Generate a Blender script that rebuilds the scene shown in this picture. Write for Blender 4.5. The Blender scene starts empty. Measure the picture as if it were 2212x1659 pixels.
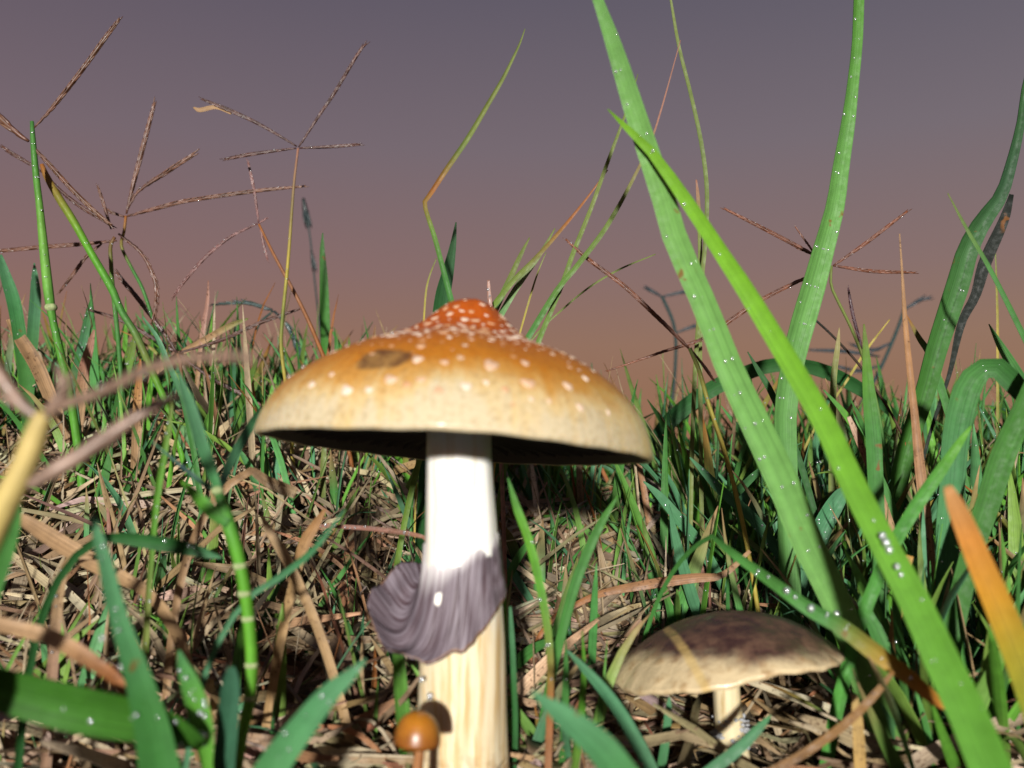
import bpy, math, random
import numpy as np
from mathutils import Vector, Matrix

# ------------------------------------------------------------------ camera, sky, light
SC = bpy.context.scene
COL = SC.collection
SC.view_settings.view_transform = 'Standard'
SC.view_settings.look = 'None'
SC.view_settings.exposure = 0.4
SC.view_settings.gamma = 1.0
SC.view_settings.use_curve_mapping = False

EYE = 0.045                        # lens height above the ground at the mushrooms (m)
FPX = 2150.0                       # focal length in pixels of a 2212 x 1659 picture
CXP, CYP = 1106.0, 829.5
PITCH = math.atan((1050.0 - CYP) / FPX)
cam = bpy.data.cameras.new('camera')
cam.sensor_width = 36.0
cam.lens = 36.0 * FPX / 2212.0
cam.clip_start = 0.002
cam.clip_end = 500.0
cam.dof.use_dof = True
cam.dof.focus_distance = 0.205
cam.dof.aperture_fstop = 22.0
camo = bpy.data.objects.new('camera', cam)
COL.objects.link(camo)
camo.location = (0, 0, EYE)
camo.rotation_euler = (math.pi / 2 + PITCH, 0, 0)
SC.camera = camo

world = bpy.data.worlds.new('World')
SC.world = world
world.use_nodes = True
wn = world.node_tree
bg = wn.nodes['Background']
geo = wn.nodes.new('ShaderNodeTexCoord')
sep = wn.nodes.new('ShaderNodeSeparateXYZ')
wn.links.new(geo.outputs['Generated'], sep.inputs[0])
ramp = wn.nodes.new('ShaderNodeValToRGB')
wn.links.new(sep.outputs['Z'], ramp.inputs[0])
SKY = [(0.0, (.330, .140, .075)), (.09, (.300, .150, .093)), (.14, (.295, .160, .113)), (.21, (.248, .150, .142)),
       (.327, (.182, .138, .160)), (.454, (.121, .101, .133)), (.75, (.070, .066, .105))]
ramp.color_ramp.elements[0].position = SKY[0][0]
ramp.color_ramp.elements[0].color = SKY[0][1] + (1,)
ramp.color_ramp.elements[1].position = SKY[-1][0]
ramp.color_ramp.elements[1].color = SKY[-1][1] + (1,)
for p_, c_ in SKY[1:-1]:
    e_ = ramp.color_ramp.elements.new(p_)
    e_.color = c_ + (1,)
# the dusk glow is a little warmer to the left, cooler to the right
trend = wn.nodes.new('ShaderNodeMapRange')
wn.links.new(sep.outputs['X'], trend.inputs[0])
trend.inputs[1].default_value, trend.inputs[2].default_value = -.6, .6
tint = wn.nodes.new('ShaderNodeMix'); tint.data_type = 'RGBA'
wn.links.new(trend.outputs[0], tint.inputs[0])
tint.inputs[6].default_value = (1.0, .96, .97, 1)
tint.inputs[7].default_value = (1.0, 1.12, 1.11, 1)
skym = wn.nodes.new('ShaderNodeMix'); skym.data_type = 'RGBA'; skym.blend_type = 'MULTIPLY'
skym.inputs[0].default_value = 1.0
wn.links.new(ramp.outputs[0], skym.inputs[6]); wn.links.new(tint.outputs[2], skym.inputs[7])
wn.links.new(skym.outputs[2], bg.inputs[0])
bg.inputs[1].default_value = 0.76

sun = bpy.data.lights.new('sun', 'SUN')  # parallel sun lamp standing in for the camera flash
sun.energy = 4.8
sun.angle = math.radians(2.5)
sun.color = (1.0, 0.975, 0.93)
flasho = bpy.data.objects.new('sun', sun)
COL.objects.link(flasho)
FLASH_EL, FLASH_AZ = math.radians(6.0), math.radians(4.0)      # flash direction: from behind the lens, a little up and to the left
_d = Vector((math.sin(FLASH_AZ) * math.cos(FLASH_EL), math.cos(FLASH_AZ) * math.cos(FLASH_EL), -math.sin(FLASH_EL)))
flasho.rotation_euler = _d.to_track_quat('-Z', 'Y').to_euler()
flasho.location = (-0.03, -0.3, 0.3)

# ------------------------------------------------------------------ small helpers
rng = random.Random(11)
ROT = Matrix.Rotation(math.pi / 2 + PITCH, 3, 'X')
EYEV = Vector((0, 0, EYE))


def P(x, y, d):
    """point d metres ahead of the lens seen at pixel x, y"""
    return EYEV + ROT @ Vector(((x - CXP) / FPX * d, -(y - CYP) / FPX * d, -d))


def proj(p):
    v = ROT.transposed() @ (Vector(p) - EYEV)
    if v.z > -1e-4:
        return None
    return CXP + FPX * v.x / -v.z, CYP - FPX * v.y / -v.z, -v.z


def sst(a, b, x):
    t = min(1.0, max(0.0, (x - a) / (b - a)))
    return t * t * (3 - 2 * t)


def hsh(i, j):
    n = math.sin(i * 127.1 + j * 311.7) * 43758.5453
    return n - math.floor(n)


def vnoise(x, y):
    i, j = math.floor(x), math.floor(y)
    u, v = x - i, y - j
    u, v = u * u * (3 - 2 * u), v * v * (3 - 2 * v)
    return ((hsh(i, j) * (1 - u) + hsh(i + 1, j) * u) * (1 - v) + (hsh(i, j + 1) * (1 - u) + hsh(i + 1, j + 1) * u) * v)


def G(x, y):
    """ground height: a small bank that rises behind the mushrooms, higher on the left"""
    top = 0.033 + 0.024 * sst(0.03, -0.08, x)
    z = top * sst(0.150, 0.280, y)
    z -= (top + 0.07) * sst(0.33, 1.3, y)
    if y < 3 and abs(x) < 3:
        z += 0.006 * (vnoise(x * 45 + 7, y * 45) - .5) * sst(0.15, 0.2, y) + 0.003 * (vnoise(x * 160, y * 160 + 3) - .5)
    return z


def tag(o, label=None, cat=None, group=None, kind=None):
    if label: o['label'] = label
    if cat: o['category'] = cat
    if group: o['group'] = group
    if kind: o['kind'] = kind
    return o


def empty(name, loc):
    o = bpy.data.objects.new(name, None)
    o.empty_display_size = 0.004
    o.location = loc
    COL.objects.link(o)
    return o


class MB:
    """collects geometry with uv, colour and sharp edges"""
    def __init__(self):
        self.v, self.f, self.uv, self.c, self.sharp = [], [], [], [], []

    def ribbon(self, pts, wid, side, nrm, cols, fold=0.2, thick=0.00012, k=3, curl=0.0, phase=0.0):
        n = len(pts)
        b0 = len(self.v)
        ring = 2 * k
        for i in range(n):
            p, w, s, m = pts[i], wid[i], side[i], nrm[i]
            t = i / (n - 1)
            for top in (1, 0):
                for j in range(k):
                    jj = j if top else k - 1 - j
                    a = (jj / (k - 1)) * 2 - 1
                    h = fold * w * .5 * (abs(a) ** (1.0 + curl)) + (thick * .5 if top else -thick * .5)
                    self.v.append(tuple(p + s * (a * w * .5) + m * h))
                    self.uv.append((jj / (k - 1) + phase, t))
                    self.c.append(cols[i])
        for i in range(n - 1):
            a, b = b0 + i * ring, b0 + (i + 1) * ring
            for j in range(ring):
                j2 = (j + 1) % ring
                self.f.append((a + j, a + j2, b + j2, b + j))
            for j in (0, k - 1, k, ring - 1):
                self.sharp.append((a + j, b + j))
        self.f.append(tuple(b0 + j for j in reversed(range(ring))))
        e = b0 + (n - 1) * ring
        self.f.append(tuple(e + j for j in range(ring)))

    def tube(self, pts, rad, cols, seg=8):
        n = len(pts)
        b0 = len(self.v)
        fr = frames(pts)
        for i in range(n):
            t, s, m = fr[i]
            for j in range(seg):
                a = 2 * math.pi * j / seg
                self.v.append(tuple(pts[i] + s * (rad[i] * math.cos(a)) + m * (rad[i] * math.sin(a))))
                self.uv.append((j / seg, i / (n - 1)))
                self.c.append(cols[i])
        for i in range(n - 1):
            a, b = b0 + i * seg, b0 + (i + 1) * seg
            for j in range(seg):
                self.f.append((a + j, a + (j + 1) % seg, b + (j + 1) % seg, b + j))
        self.f.append(tuple(b0 + j for j in reversed(range(seg))))
        self.f.append(tuple(b0 + (n - 1) * seg + j for j in range(seg)))

    def grain(self, p, axis, side, nrm, ln, r, col):
        b0 = len(self.v)
        prof = ((0, .35), (.35, 1.0), (.75, .7))
        for t, q in prof:
            for j in range(5):
                a = 2 * math.pi * j / 5
                self.v.append(tuple(p + axis * (ln * t) + side * (r * q * math.cos(a)) + nrm * (r * .8 * q * math.sin(a))))
                self.uv.append((j / 5, t)); self.c.append(col)
        self.v.append(tuple(p + axis * ln)); self.uv.append((.5, 1)); self.c.append(col)
        for i in range(2):
            for j in range(5):
                a, b = b0 + i * 5, b0 + i * 5 + 5
                self.f.append((a + j, a + (j + 1) % 5, b + (j + 1) % 5, b + j))
        for j in range(5):
            self.f.append((b0 + 10 + j, b0 + 10 + (j + 1) % 5, b0 + 15))
        self.f.append(tuple(b0 + j for j in reversed(range(5))))

    def ball(self, p, r, col=(1, 1, 1), sq=(1, 1, 1), nu=8, nv=5):
        b0 = len(self.v)
        self.v.append((p[0], p[1], p[2] + r * sq[2])); self.uv.append((0, 1)); self.c.append(col)
        for i in range(1, nv):
            th = math.pi * i / nv
            for j in range(nu):
                a = 2 * math.pi * j / nu
                self.v.append((p[0] + r * sq[0] * math.sin(th) * math.cos(a), p[1] + r * sq[1] * math.sin(th) * math.sin(a), p[2] + r * sq[2] * math.cos(th)))
                self.uv.append((j / nu, 1 - i / nv)); self.c.append(col)
        self.v.append((p[0], p[1], p[2] - r * sq[2])); self.uv.append((0, 0)); self.c.append(col)
        last = len(self.v) - 1
        for j in range(nu):
            self.f.append((b0, b0 + 1 + j, b0 + 1 + (j + 1) % nu))
            self.f.append((last, last - nu + (j + 1) % nu, last - nu + j))
        for i in range(nv - 2):
            for j in range(nu):
                a, b = b0 + 1 + i * nu, b0 + 1 + (i + 1) * nu
                self.f.append((a + j, b + j, b + (j + 1) % nu, a + (j + 1) % nu))

    def grid(self, rows, cols=None, close=True):
        """rows of points (lists of equal length), closed round"""
        b0 = len(self.v)
        m = len(rows[0])
        for i, r in enumerate(rows):
            for j, p in enumerate(r):
                self.v.append(tuple(p)); self.uv.append((j / m, i / max(1, len(rows) - 1)))
                self.c.append(cols[i][j] if cols else (1, 1, 1))
        for i in range(len(rows) - 1):
            a, b = b0 + i * m, b0 + (i + 1) * m
            for j in range(m if close else m - 1):
                j2 = (j + 1) % m
                self.f.append((a + j, b + j, b + j2, a + j2))

    def build(self, name, mat, parent=None, origin=None, smooth=True):
        me = bpy.data.meshes.new(name)
        o0 = Vector(origin) if origin is not None else Vector((0, 0, 0))
        vv = np.array(self.v, dtype=np.float64) - np.array(o0)
        me.from_pydata(vv.tolist(), [], self.f)
        uvl = me.uv_layers.new(name='UVMap')
        li = np.zeros(len(me.loops), dtype=np.int32)
        me.loops.foreach_get('vertex_index', li)
        uvl.data.foreach_set('uv', np.array(self.uv, dtype=np.float32)[li].ravel())
        ca = me.color_attributes.new('col', 'FLOAT_COLOR', 'POINT')
        cc = np.ones((len(self.v), 4), dtype=np.float32)
        cc[:, :3] = np.array(self.c, dtype=np.float32)
        ca.data.foreach_set('color', cc.ravel())
        if smooth:
            me.polygons.foreach_set('use_smooth', np.ones(len(me.polygons), dtype=bool))
        if self.sharp:
            ev = np.zeros(len(me.edges) * 2, dtype=np.int64)
            me.edges.foreach_get('vertices', ev)
            ev = ev.reshape(-1, 2); ev.sort(axis=1)
            key = ev[:, 0] * (len(self.v) + 1) + ev[:, 1]
            sh = np.array(self.sharp, dtype=np.int64); sh.sort(axis=1)
            flag = np.isin(key, sh[:, 0] * (len(self.v) + 1) + sh[:, 1])
            at = me.attributes.get('sharp_edge') or me.attributes.new('sharp_edge', 'BOOLEAN', 'EDGE')
            at.data.foreach_set('value', flag)
        me.materials.append(mat)
        me.update()
        ob = bpy.data.objects.new(name, me)
        COL.objects.link(ob)
        if parent is not None:
            ob.parent = parent
        elif origin is not None:
            ob.location = o0
        return ob


def frames(pts, ref=None):
    out = []
    n = len(pts)
    s_prev = None
    for i in range(n):
        t = (pts[min(n - 1, i + 1)] - pts[max(0, i - 1)])
        t = t.normalized() if t.length > 1e-9 else Vector((0, 0, 1))
        if s_prev is None:
            v = ref if ref is not None else (Vector((0, -1, 0)) if abs(t.y) < .9 else Vector((1, 0, 0)))
            s = t.cross(v).normalized()
        else:
            s = (s_prev - t * s_prev.dot(t)).normalized()
        s_prev = s
        out.append((t, s, s.cross(t).normalized()))
    return out


def catmull(vals, n):
    """resample a list of equal-length tuples smoothly to n samples"""
    v = [np.array(a, dtype=float) for a in vals]
    m = len(v)
    if m == 2:
        return [v[0] + (v[1] - v[0]) * (i / (n - 1)) for i in range(n)]
    # parametrise by length in the first two numbers
    L = [0.0]
    for i in range(1, m):
        L.append(L[-1] + max(1e-6, float(np.linalg.norm(v[i][:2] - v[i - 1][:2]))))
    out = []
    for q in range(n):
        s = L[-1] * q / (n - 1)
        i = 0
        while i < m - 2 and s > L[i + 1]:
            i += 1
        t = (s - L[i]) / (L[i + 1] - L[i])
        p1, p2 = v[i], v[i + 1]
        d = L[i + 1] - L[i]
        m1 = (v[i + 1] - v[i - 1]) / (L[i + 1] - L[i - 1]) * d if i > 0 else (p2 - p1)
        m2 = (v[i + 2] - v[i]) / (L[i + 2] - L[i]) * d if i + 2 < m else (p2 - p1)
        t2, t3 = t * t, t * t * t
        out.append(p1 * (2 * t3 - 3 * t2 + 1) + m1 * (t3 - 2 * t2 + t) + p2 * (-2 * t3 + 3 * t2) + m2 * (t3 - t2))
    return out


def mixc(stops, t):
    if len(stops) == 1:
        return stops[0]
    x = t * (len(stops) - 1)
    i = min(len(stops) - 2, int(x))
    f = x - i
    return tuple(stops[i][k] * (1 - f) + stops[i + 1][k] * f for k in range(3))


# ------------------------------------------------------------------ materials
def newmat(name):
    m = bpy.data.materials.new(name)
    m.use_nodes = True
    nt = m.node_tree
    b = nt.nodes['Principled BSDF']
    return m, nt, b, nt.nodes['Material Output']


def nd(nt, typ, **kw):
    n = nt.nodes.new(typ)
    for k, v in kw.items():
        setattr(n, k, v)
    return n


def mix_rgb(nt, a, b, f, mode='MIX'):
    m = nd(nt, 'ShaderNodeMix', data_type='RGBA', blend_type=mode)
    m.clamp_result = False
    for sock, val in ((m.inputs[0], f), (m.inputs[6], a), (m.inputs[7], b)):
        if hasattr(val, 'is_output'):
            nt.links.new(val, sock)
        else:
            sock.default_value = val if isinstance(val, (int, float)) else tuple(val) + (1,)
    return m.outputs[2]


def math_n(nt, op, a, b=None, c=None):
    m = nd(nt, 'ShaderNodeMath', operation=op)
    for i, val in enumerate((a, b, c)):
        if val is None:
            continue
        if hasattr(val, 'is_output'):
            nt.links.new(val, m.inputs[i])
        else:
            m.inputs[i].default_value = val
    return m.outputs[0]


def map_r(nt, v, a, b, c=0.0, d=1.0, smooth=True):
    m = nd(nt, 'ShaderNodeMapRange')
    m.interpolation_type = 'SMOOTHSTEP' if smooth else 'LINEAR'
    nt.links.new(v, m.inputs[0])
    for i, q in enumerate((a, b, c, d)):
        m.inputs[i + 1].default_value = q
    return m.outputs[0]


def noise(nt, vec, scale, detail=3.0, rough=.55, dist=0.0):
    n = nd(nt, 'ShaderNodeTexNoise')
    n.inputs['Scale'].default_value = scale
    n.inputs['Detail'].default_value = detail
    n.inputs['Roughness'].default_value = rough
    n.inputs['Distortion'].default_value = dist
    if vec is not None:
        nt.links.new(vec, n.inputs['Vector'])
    return n.outputs['Fac']


def mapping(nt, vec, scale):
    m = nd(nt, 'ShaderNodeMapping')
    m.inputs['Scale'].default_value = scale
    nt.links.new(vec, m.inputs['Vector'])
    return m.outputs[0]


def leaf_mat(name, rough, transl, veins, spots, spotcol, vein_amt=.25, spec=.5, blotch=.3):
    m, nt, b, out = newmat(name)
    at = nd(nt, 'ShaderNodeAttribute', attribute_name='col')
    tc = nd(nt, 'ShaderNodeTexCoord')
    base = at.outputs['Color']
    gp = nd(nt, 'ShaderNodeNewGeometry').outputs['Position']
    n1 = noise(nt, gp, 420.0, 3)
    base = mix_rgb(nt, base, mix_rgb(nt, base, (1.0 - blotch, 1.0 - blotch, 1.0 - blotch), 1.0, 'MULTIPLY'), map_r(nt, n1, .35, .7))
    uvs = mapping(nt, tc.outputs['UV'], (veins, 1.3, 1))
    vn = noise(nt, uvs, 1.0, 2, .6)
    base = mix_rgb(nt, base, mix_rgb(nt, base, (1 - vein_amt * 1.6, 1 - vein_amt * 1.6, 1 - vein_amt * 1.6), 1.0, 'MULTIPLY'), map_r(nt, vn, .42, .62))
    if spots:
        n2 = noise(nt, gp, spots, 2, .5)
        n3 = noise(nt, gp, 190.0, 1, .5)
        sm = math_n(nt, 'MULTIPLY', map_r(nt, n2, .60 if spots > 800 else .68, .66 if spots > 800 else .74), map_r(nt, n3, .44, .58))
        base = mix_rgb(nt, base, spotcol, math_n(nt, 'MULTIPLY', sm, .85))
    nt.links.new(base, b.inputs['Base Color'])
    rn = noise(nt, gp, 900.0, 2)
    nt.links.new(map_r(nt, rn, .3, .7, rough - .12, rough + .15), b.inputs['Roughness'])
    b.inputs['Specular IOR Level'].default_value = spec
    bp = nd(nt, 'ShaderNodeBump')
    bp.inputs['Strength'].default_value = .5
    bp.inputs['Distance'].default_value = .00008
    nt.links.new(vn, bp.inputs['Height'])
    nt.links.new(bp.outputs[0], b.inputs['Normal'])
    tr = nd(nt, 'ShaderNodeBsdfTranslucent')
    nt.links.new(base, tr.inputs['Color'])
    mx = nd(nt, 'ShaderNodeMixShader')
    mx.inputs[0].default_value = transl
    nt.links.new(b.outputs[0], mx.inputs[1])
    nt.links.new(tr.outputs[0], mx.inputs[2])
    nt.links.new(mx.outputs[0], out.inputs['Surface'])
    return m


M = {}
M['green'] = leaf_mat('grass_green', .55, .16, 9.0, 0, None, .16, .22, .18)
M['wide'] = leaf_mat('grass_wide_leaf', .58, .16, 26.0, 330.0, (.16, .06, .012), .17, .2, .14)
M['straw'] = leaf_mat('dead_straw', .55, .10, 9.0, 1700.0, (.07, .03, .012), .20, .3, .22)
M['spike'] = leaf_mat('seed_spike', .42, .05, 4.0, 0, None, .2, .5, .45)

m, nt, b, out = newmat('dew_water')
b.inputs['Base Color'].default_value = (.95, .98, 1, 1)
b.inputs['Roughness'].default_value = .15
b.inputs['IOR'].default_value = 1.33
b.inputs['Transmission Weight'].default_value = .75
b.inputs['Metallic'].default_value = .4
b.inputs['Specular IOR Level'].default_value = 1.0
M['dew'] = m

m, nt, b, out = newmat('dark_soil')
tc = nd(nt, 'ShaderNodeTexCoord')
n1 = noise(nt, tc.outputs['Object'], 300.0, 5)
cr = mix_rgb(nt, (.016, .011, .007), (.065, .045, .026), map_r(nt, n1, .3, .7))
nt.links.new(cr, b.inputs['Base Color'])
b.inputs['Roughness'].default_value = .9
bp = nd(nt, 'ShaderNodeBump'); bp.inputs['Distance'].default_value = .002
nt.links.new(n1, bp.inputs['Height']); nt.links.new(bp.outputs[0], b.inputs['Normal'])
M['soil'] = m

# ------------------------------------------------------------------ ground, to the horizon
def axis(vals):
    out = []
    for a, b_, n in vals:
        out += [a + (b_ - a) * i / n for i in range(n)]
    return out + [vals[-1][1]]


gx = axis([(-300, -20, 8), (-20, -1, 12), (-1, -.3, 12), (-.3, .3, 90), (.3, 1, 12), (1, 20, 12), (20, 300, 8)])
gy = axis([(-300, -20, 8), (-20, -1, 10), (-1, 0, 12), (0, .45, 70), (.45, 1.5, 20), (1.5, 20, 14), (20, 400, 10)])
mb = MB()
mb.grid([[(x, y, G(x, y)) for x in gx] for y in gy], close=False)
mb.f = [tuple(reversed(f)) for f in mb.f]
tag(mb.build('ground', M['soil']), kind='structure')

# ------------------------------------------------------------------ mushrooms
def tint_cap_mat():
    m, nt, b, out = newmat('orange_cap_skin')
    tc = nd(nt, 'ShaderNodeTexCoord')
    o = tc.outputs['Object']
    sx = nd(nt, 'ShaderNodeSeparateXYZ'); nt.links.new(o, sx.inputs[0])
    r = math_n(nt, 'SQRT', math_n(nt, 'ADD', math_n(nt, 'MULTIPLY', sx.outputs[0], sx.outputs[0]), math_n(nt, 'MULTIPLY', sx.outputs[1], sx.outputs[1])))
    r = math_n(nt, 'MULTIPLY', r, 1 / .0275)
    # streaks that run down the cap: noise in angle, stretched along the radius
    ang = math_n(nt, 'ARCTAN2', sx.outputs[0], sx.outputs[1])
    cv = nd(nt, 'ShaderNodeCombineXYZ')
    nt.links.new(math_n(nt, 'MULTIPLY', ang, 9.0), cv.inputs[0]); nt.links.new(math_n(nt, 'MULTIPLY', r, 2.2), cv.inputs[1])
    st = noise(nt, cv.outputs[0], 2.0, 3)
    big = noise(nt, o, 130.0, 3)
    rr = math_n(nt, 'ADD', r, math_n(nt, 'ADD', math_n(nt, 'MULTIPLY', math_n(nt, 'SUBTRACT', st, .5), .16), math_n(nt, 'MULTIPLY', math_n(nt, 'SUBTRACT', big, .5), .22)))
    cr = nd(nt, 'ShaderNodeValToRGB')
    nt.links.new(rr, cr.inputs[0])
    stops = [(0, (.44, .085, .004)), (.32, (.44, .085, .003)), (.58, (.46, .130, .006)), (.79, (.47, .170, .012)),
             (.885, (.50, .26, .060)), (.95, (.57, .42, .20)), (1.0, (.54, .45, .29))]
    cr.color_ramp.elements[0].color = stops[0][1] + (1,)
    cr.color_ramp.elements[1].color = stops[-1][1] + (1,)
    for p, c in stops[1:-1]:
        cr.color_ramp.elements.new(p).color = c + (1,)
    col = cr.outputs[0]
    # the bruised brown patch on the left shoulder
    mp = nd(nt, 'ShaderNodeMapping'); mp.vector_type = 'POINT'
    nt.links.new(o, mp.inputs[0])
    M['_patch'] = mp
    ln = nd(nt, 'ShaderNodeVectorMath', operation='LENGTH'); nt.links.new(mp.outputs[0], ln.inputs[0])
    pn = noise(nt, o, 330.0, 3)
    pm = map_r(nt, math_n(nt, 'ADD', ln.outputs['Value'], math_n(nt, 'MULTIPLY', math_n(nt, 'SUBTRACT', pn, .5), 1.3)), .75, 1.05, 1, 0)
    pc = mix_rgb(nt, (.085, .040, .020), (.30, .17, .055), map_r(nt, noise(nt, o, 520.0, 2), .4, .68))
    col = mix_rgb(nt, col, pc, math_n(nt, 'MULTIPLY', pm, .85))
    # faint fine mottling and a few pits
    fn = noise(nt, o, 1400.0, 2)
    col = mix_rgb(nt, col, mix_rgb(nt, col, (.80, .76, .70), 1, 'MULTIPLY'), map_r(nt, fn, .45, .7))
    nt.links.new(col, b.inputs['Base Color'])
    nt.links.new(map_r(nt, noise(nt, o, 600.0, 2), .3, .7, .45, .65), b.inputs['Roughness'])
    b.inputs['Specular IOR Level'].default_value = .25
    b.inputs['Coat Weight'].default_value = .22
    b.inputs['Coat Roughness'].default_value = .16
    b.inputs['Subsurface Weight'].default_value = .15
    b.inputs['Subsurface Radius'].default_value = (.002, .001, .0005)
    b.inputs['Subsurface Scale'].default_value = .5
    bp = nd(nt, 'ShaderNodeBump'); bp.inputs['Distance'].default_value = .00025; bp.inputs['Strength'].default_value = .5
    nt.links.new(math_n(nt, 'ADD', st, math_n(nt, 'MULTIPLY', fn, .3)), bp.inputs['Height']); nt.links.new(bp.outputs[0], b.inputs['Normal'])
    return m


M['cap'] = tint_cap_mat()


def flesh_mat(name, base, dark, fib, low=None, z0=0, z1=1, sss=.2):
    m, nt, b, out = newmat(name)
    tc = nd(nt, 'ShaderNodeTexCoord')
    o = tc.outputs['Object']
    v = mapping(nt, o, (fib, fib, fib * .045))
    n = noise(nt, v, 1.0, 4, .6)
    col = mix_rgb(nt, base, dark, map_r(nt, n, .45, .72))
    if low:
        sx = nd(nt, 'ShaderNodeSeparateXYZ'); nt.links.new(o, sx.inputs[0])
        lowc = mix_rgb(nt, low[0], low[1], map_r(nt, n, .42, .66))
        col = mix_rgb(nt, lowc, col, map_r(nt, sx.outputs[2], z0, z1))
        bn = noise(nt, o, 520.0, 3)
        grit = math_n(nt, 'MULTIPLY', map_r(nt, sx.outputs[2], .006, .013, 1, 0), map_r(nt, bn, .45, .62))
        col = mix_rgb(nt, col, (.34, .19, .075), math_n(nt, 'MULTIPLY', grit, .7))
    nt.links.new(col, b.inputs['Base Color'])
    b.inputs['Roughness'].default_value = .42
    b.inputs['Subsurface Weight'].default_value = sss
    b.inputs['Subsurface Radius'].default_value = (.003, .002, .001)
    b.inputs['Subsurface Scale'].default_value = .5
    bp = nd(nt, 'ShaderNodeBump'); bp.inputs['Distance'].default_value = .0003; bp.inputs['Strength'].default_value = .6
    nt.links.new(n, bp.inputs['Height']); nt.links.new(bp.outputs[0], b.inputs['Normal'])
    return m


M['stipe'] = flesh_mat('white_stipe_flesh', (.86, .84, .78), (.78, .70, .56), 900.0, ((.72, .62, .42), (.56, .38, .17)), .024, .034)
M['stipe_small'] = flesh_mat('cream_stipe_flesh', (.62, .52, .32), (.42, .31, .15), 900.0)
M['stipe_tiny'] = flesh_mat('brown_stipe_flesh', (.30, .13, .045), (.20, .075, .02), 1500.0)

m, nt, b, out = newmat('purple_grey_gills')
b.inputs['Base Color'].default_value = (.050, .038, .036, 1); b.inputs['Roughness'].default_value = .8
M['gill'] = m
m, nt, b, out = newmat('pale_wart')
tc = nd(nt, 'ShaderNodeTexCoord')
nt.links.new(mix_rgb(nt, (.55, .30, .15), (.72, .58, .46), map_r(nt, nd(nt, 'ShaderNodeObjectInfo').outputs['Random'], .0, .8)), b.inputs['Base Color'])
b.inputs['Roughness'].default_value = .5
M['wart'] = m

m, nt, b, out = newmat('spore_dusted_ring')
uv = nd(nt, 'ShaderNodeTexCoord').outputs['UV']
su = nd(nt, 'ShaderNodeSeparateXYZ'); nt.links.new(uv, su.inputs[0])
at = nd(nt, 'ShaderNodeAttribute', attribute_name='col')
tw = nd(nt, 'ShaderNodeCombineXYZ')
nt.links.new(math_n(nt, 'MULTIPLY', math_n(nt, 'MULTIPLY_ADD', su.outputs[1], -.045, su.outputs[0]), 120.0), tw.inputs[0])
nt.links.new(math_n(nt, 'MULTIPLY', su.outputs[1], 1.2), tw.inputs[1])
sn = noise(nt, tw.outputs[0], 1.0, 2, .5)
cc = mix_rgb(nt, (.200, .165, .190), (.070, .042, .050), map_r(nt, sn, .40, .62))
bn = noise(nt, mapping(nt, uv, (6, 2, 1)), 1.0, 2)
cc = mix_rgb(nt, cc, mix_rgb(nt, cc, (.62, .60, .62), 1, 'MULTIPLY'), map_r(nt, bn, .5, .75))
wh = math_n(nt, 'ADD', su.outputs[1], math_n(nt, 'MULTIPLY', math_n(nt, 'SUBTRACT', bn, .5), .05))
cc = mix_rgb(nt, mix_rgb(nt, (.80, .77, .75), (.58, .49, .53), map_r(nt, sn, .44, .66)), cc, map_r(nt, wh, .04, .27))
# the torn window with white flesh behind it, and the ochre hem
du = math_n(nt, 'MULTIPLY', math_n(nt, 'SUBTRACT', su.outputs[0], .078), 1 / .016)
dv = math_n(nt, 'MULTIPLY', math_n(nt, 'SUBTRACT', su.outputs[1], .285), 1 / .05)
dd = math_n(nt, 'ADD', math_n(nt, 'ADD', math_n(nt, 'MULTIPLY', du, du), math_n(nt, 'MULTIPLY', dv, dv)), math_n(nt, 'MULTIPLY', math_n(nt, 'SUBTRACT', sn, .5), 1.2))
cc = mix_rgb(nt, cc, (.88, .85, .76), map_r(nt, dd, .5, .9, 1, 0))
cc = mix_rgb(nt, cc, (.24, .12, .05), math_n(nt, 'MULTIPLY', map_r(nt, su.outputs[1], .965, .99), .8))
nt.links.new(cc, b.inputs['Base Color'])
b.inputs['Roughness'].default_value = .55
bp = nd(nt, 'ShaderNodeBump'); bp.inputs['Distance'].default_value = .0003; bp.inputs['Strength'].default_value = .6
nt.links.new(sn, bp.inputs['Height']); nt.links.new(bp.outputs[0], b.inputs['Normal'])
M['ring'] = m

m, nt, b, out = newmat('dark_stained_cap')
tc = nd(nt, 'ShaderNodeTexCoord')
o = tc.outputs['Object']
sx = nd(nt, 'ShaderNodeSeparateXYZ'); nt.links.new(o, sx.inputs[0])
n1 = noise(nt, o, 190.0, 4, .55)
n2 = noise(nt, o, 420.0, 3)
cream = mix_rgb(nt, (.56, .44, .26), (.34, .22, .10), map_r(nt, n2, .45, .75))
darkc = mix_rgb(nt, (.052, .024, .020), (.125, .065, .042), map_r(nt, n2, .35, .7))
hh = math_n(nt, 'ADD', math_n(nt, 'MULTIPLY', sx.outputs[2], 1 / .0080), math_n(nt, 'MULTIPLY', math_n(nt, 'SUBTRACT', n1, .5), .75))
hh = math_n(nt, 'ADD', hh, math_n(nt, 'MULTIPLY', sx.outputs[0], 13.0))
cc = mix_rgb(nt, cream, darkc, map_r(nt, hh, .14, .52))
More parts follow.
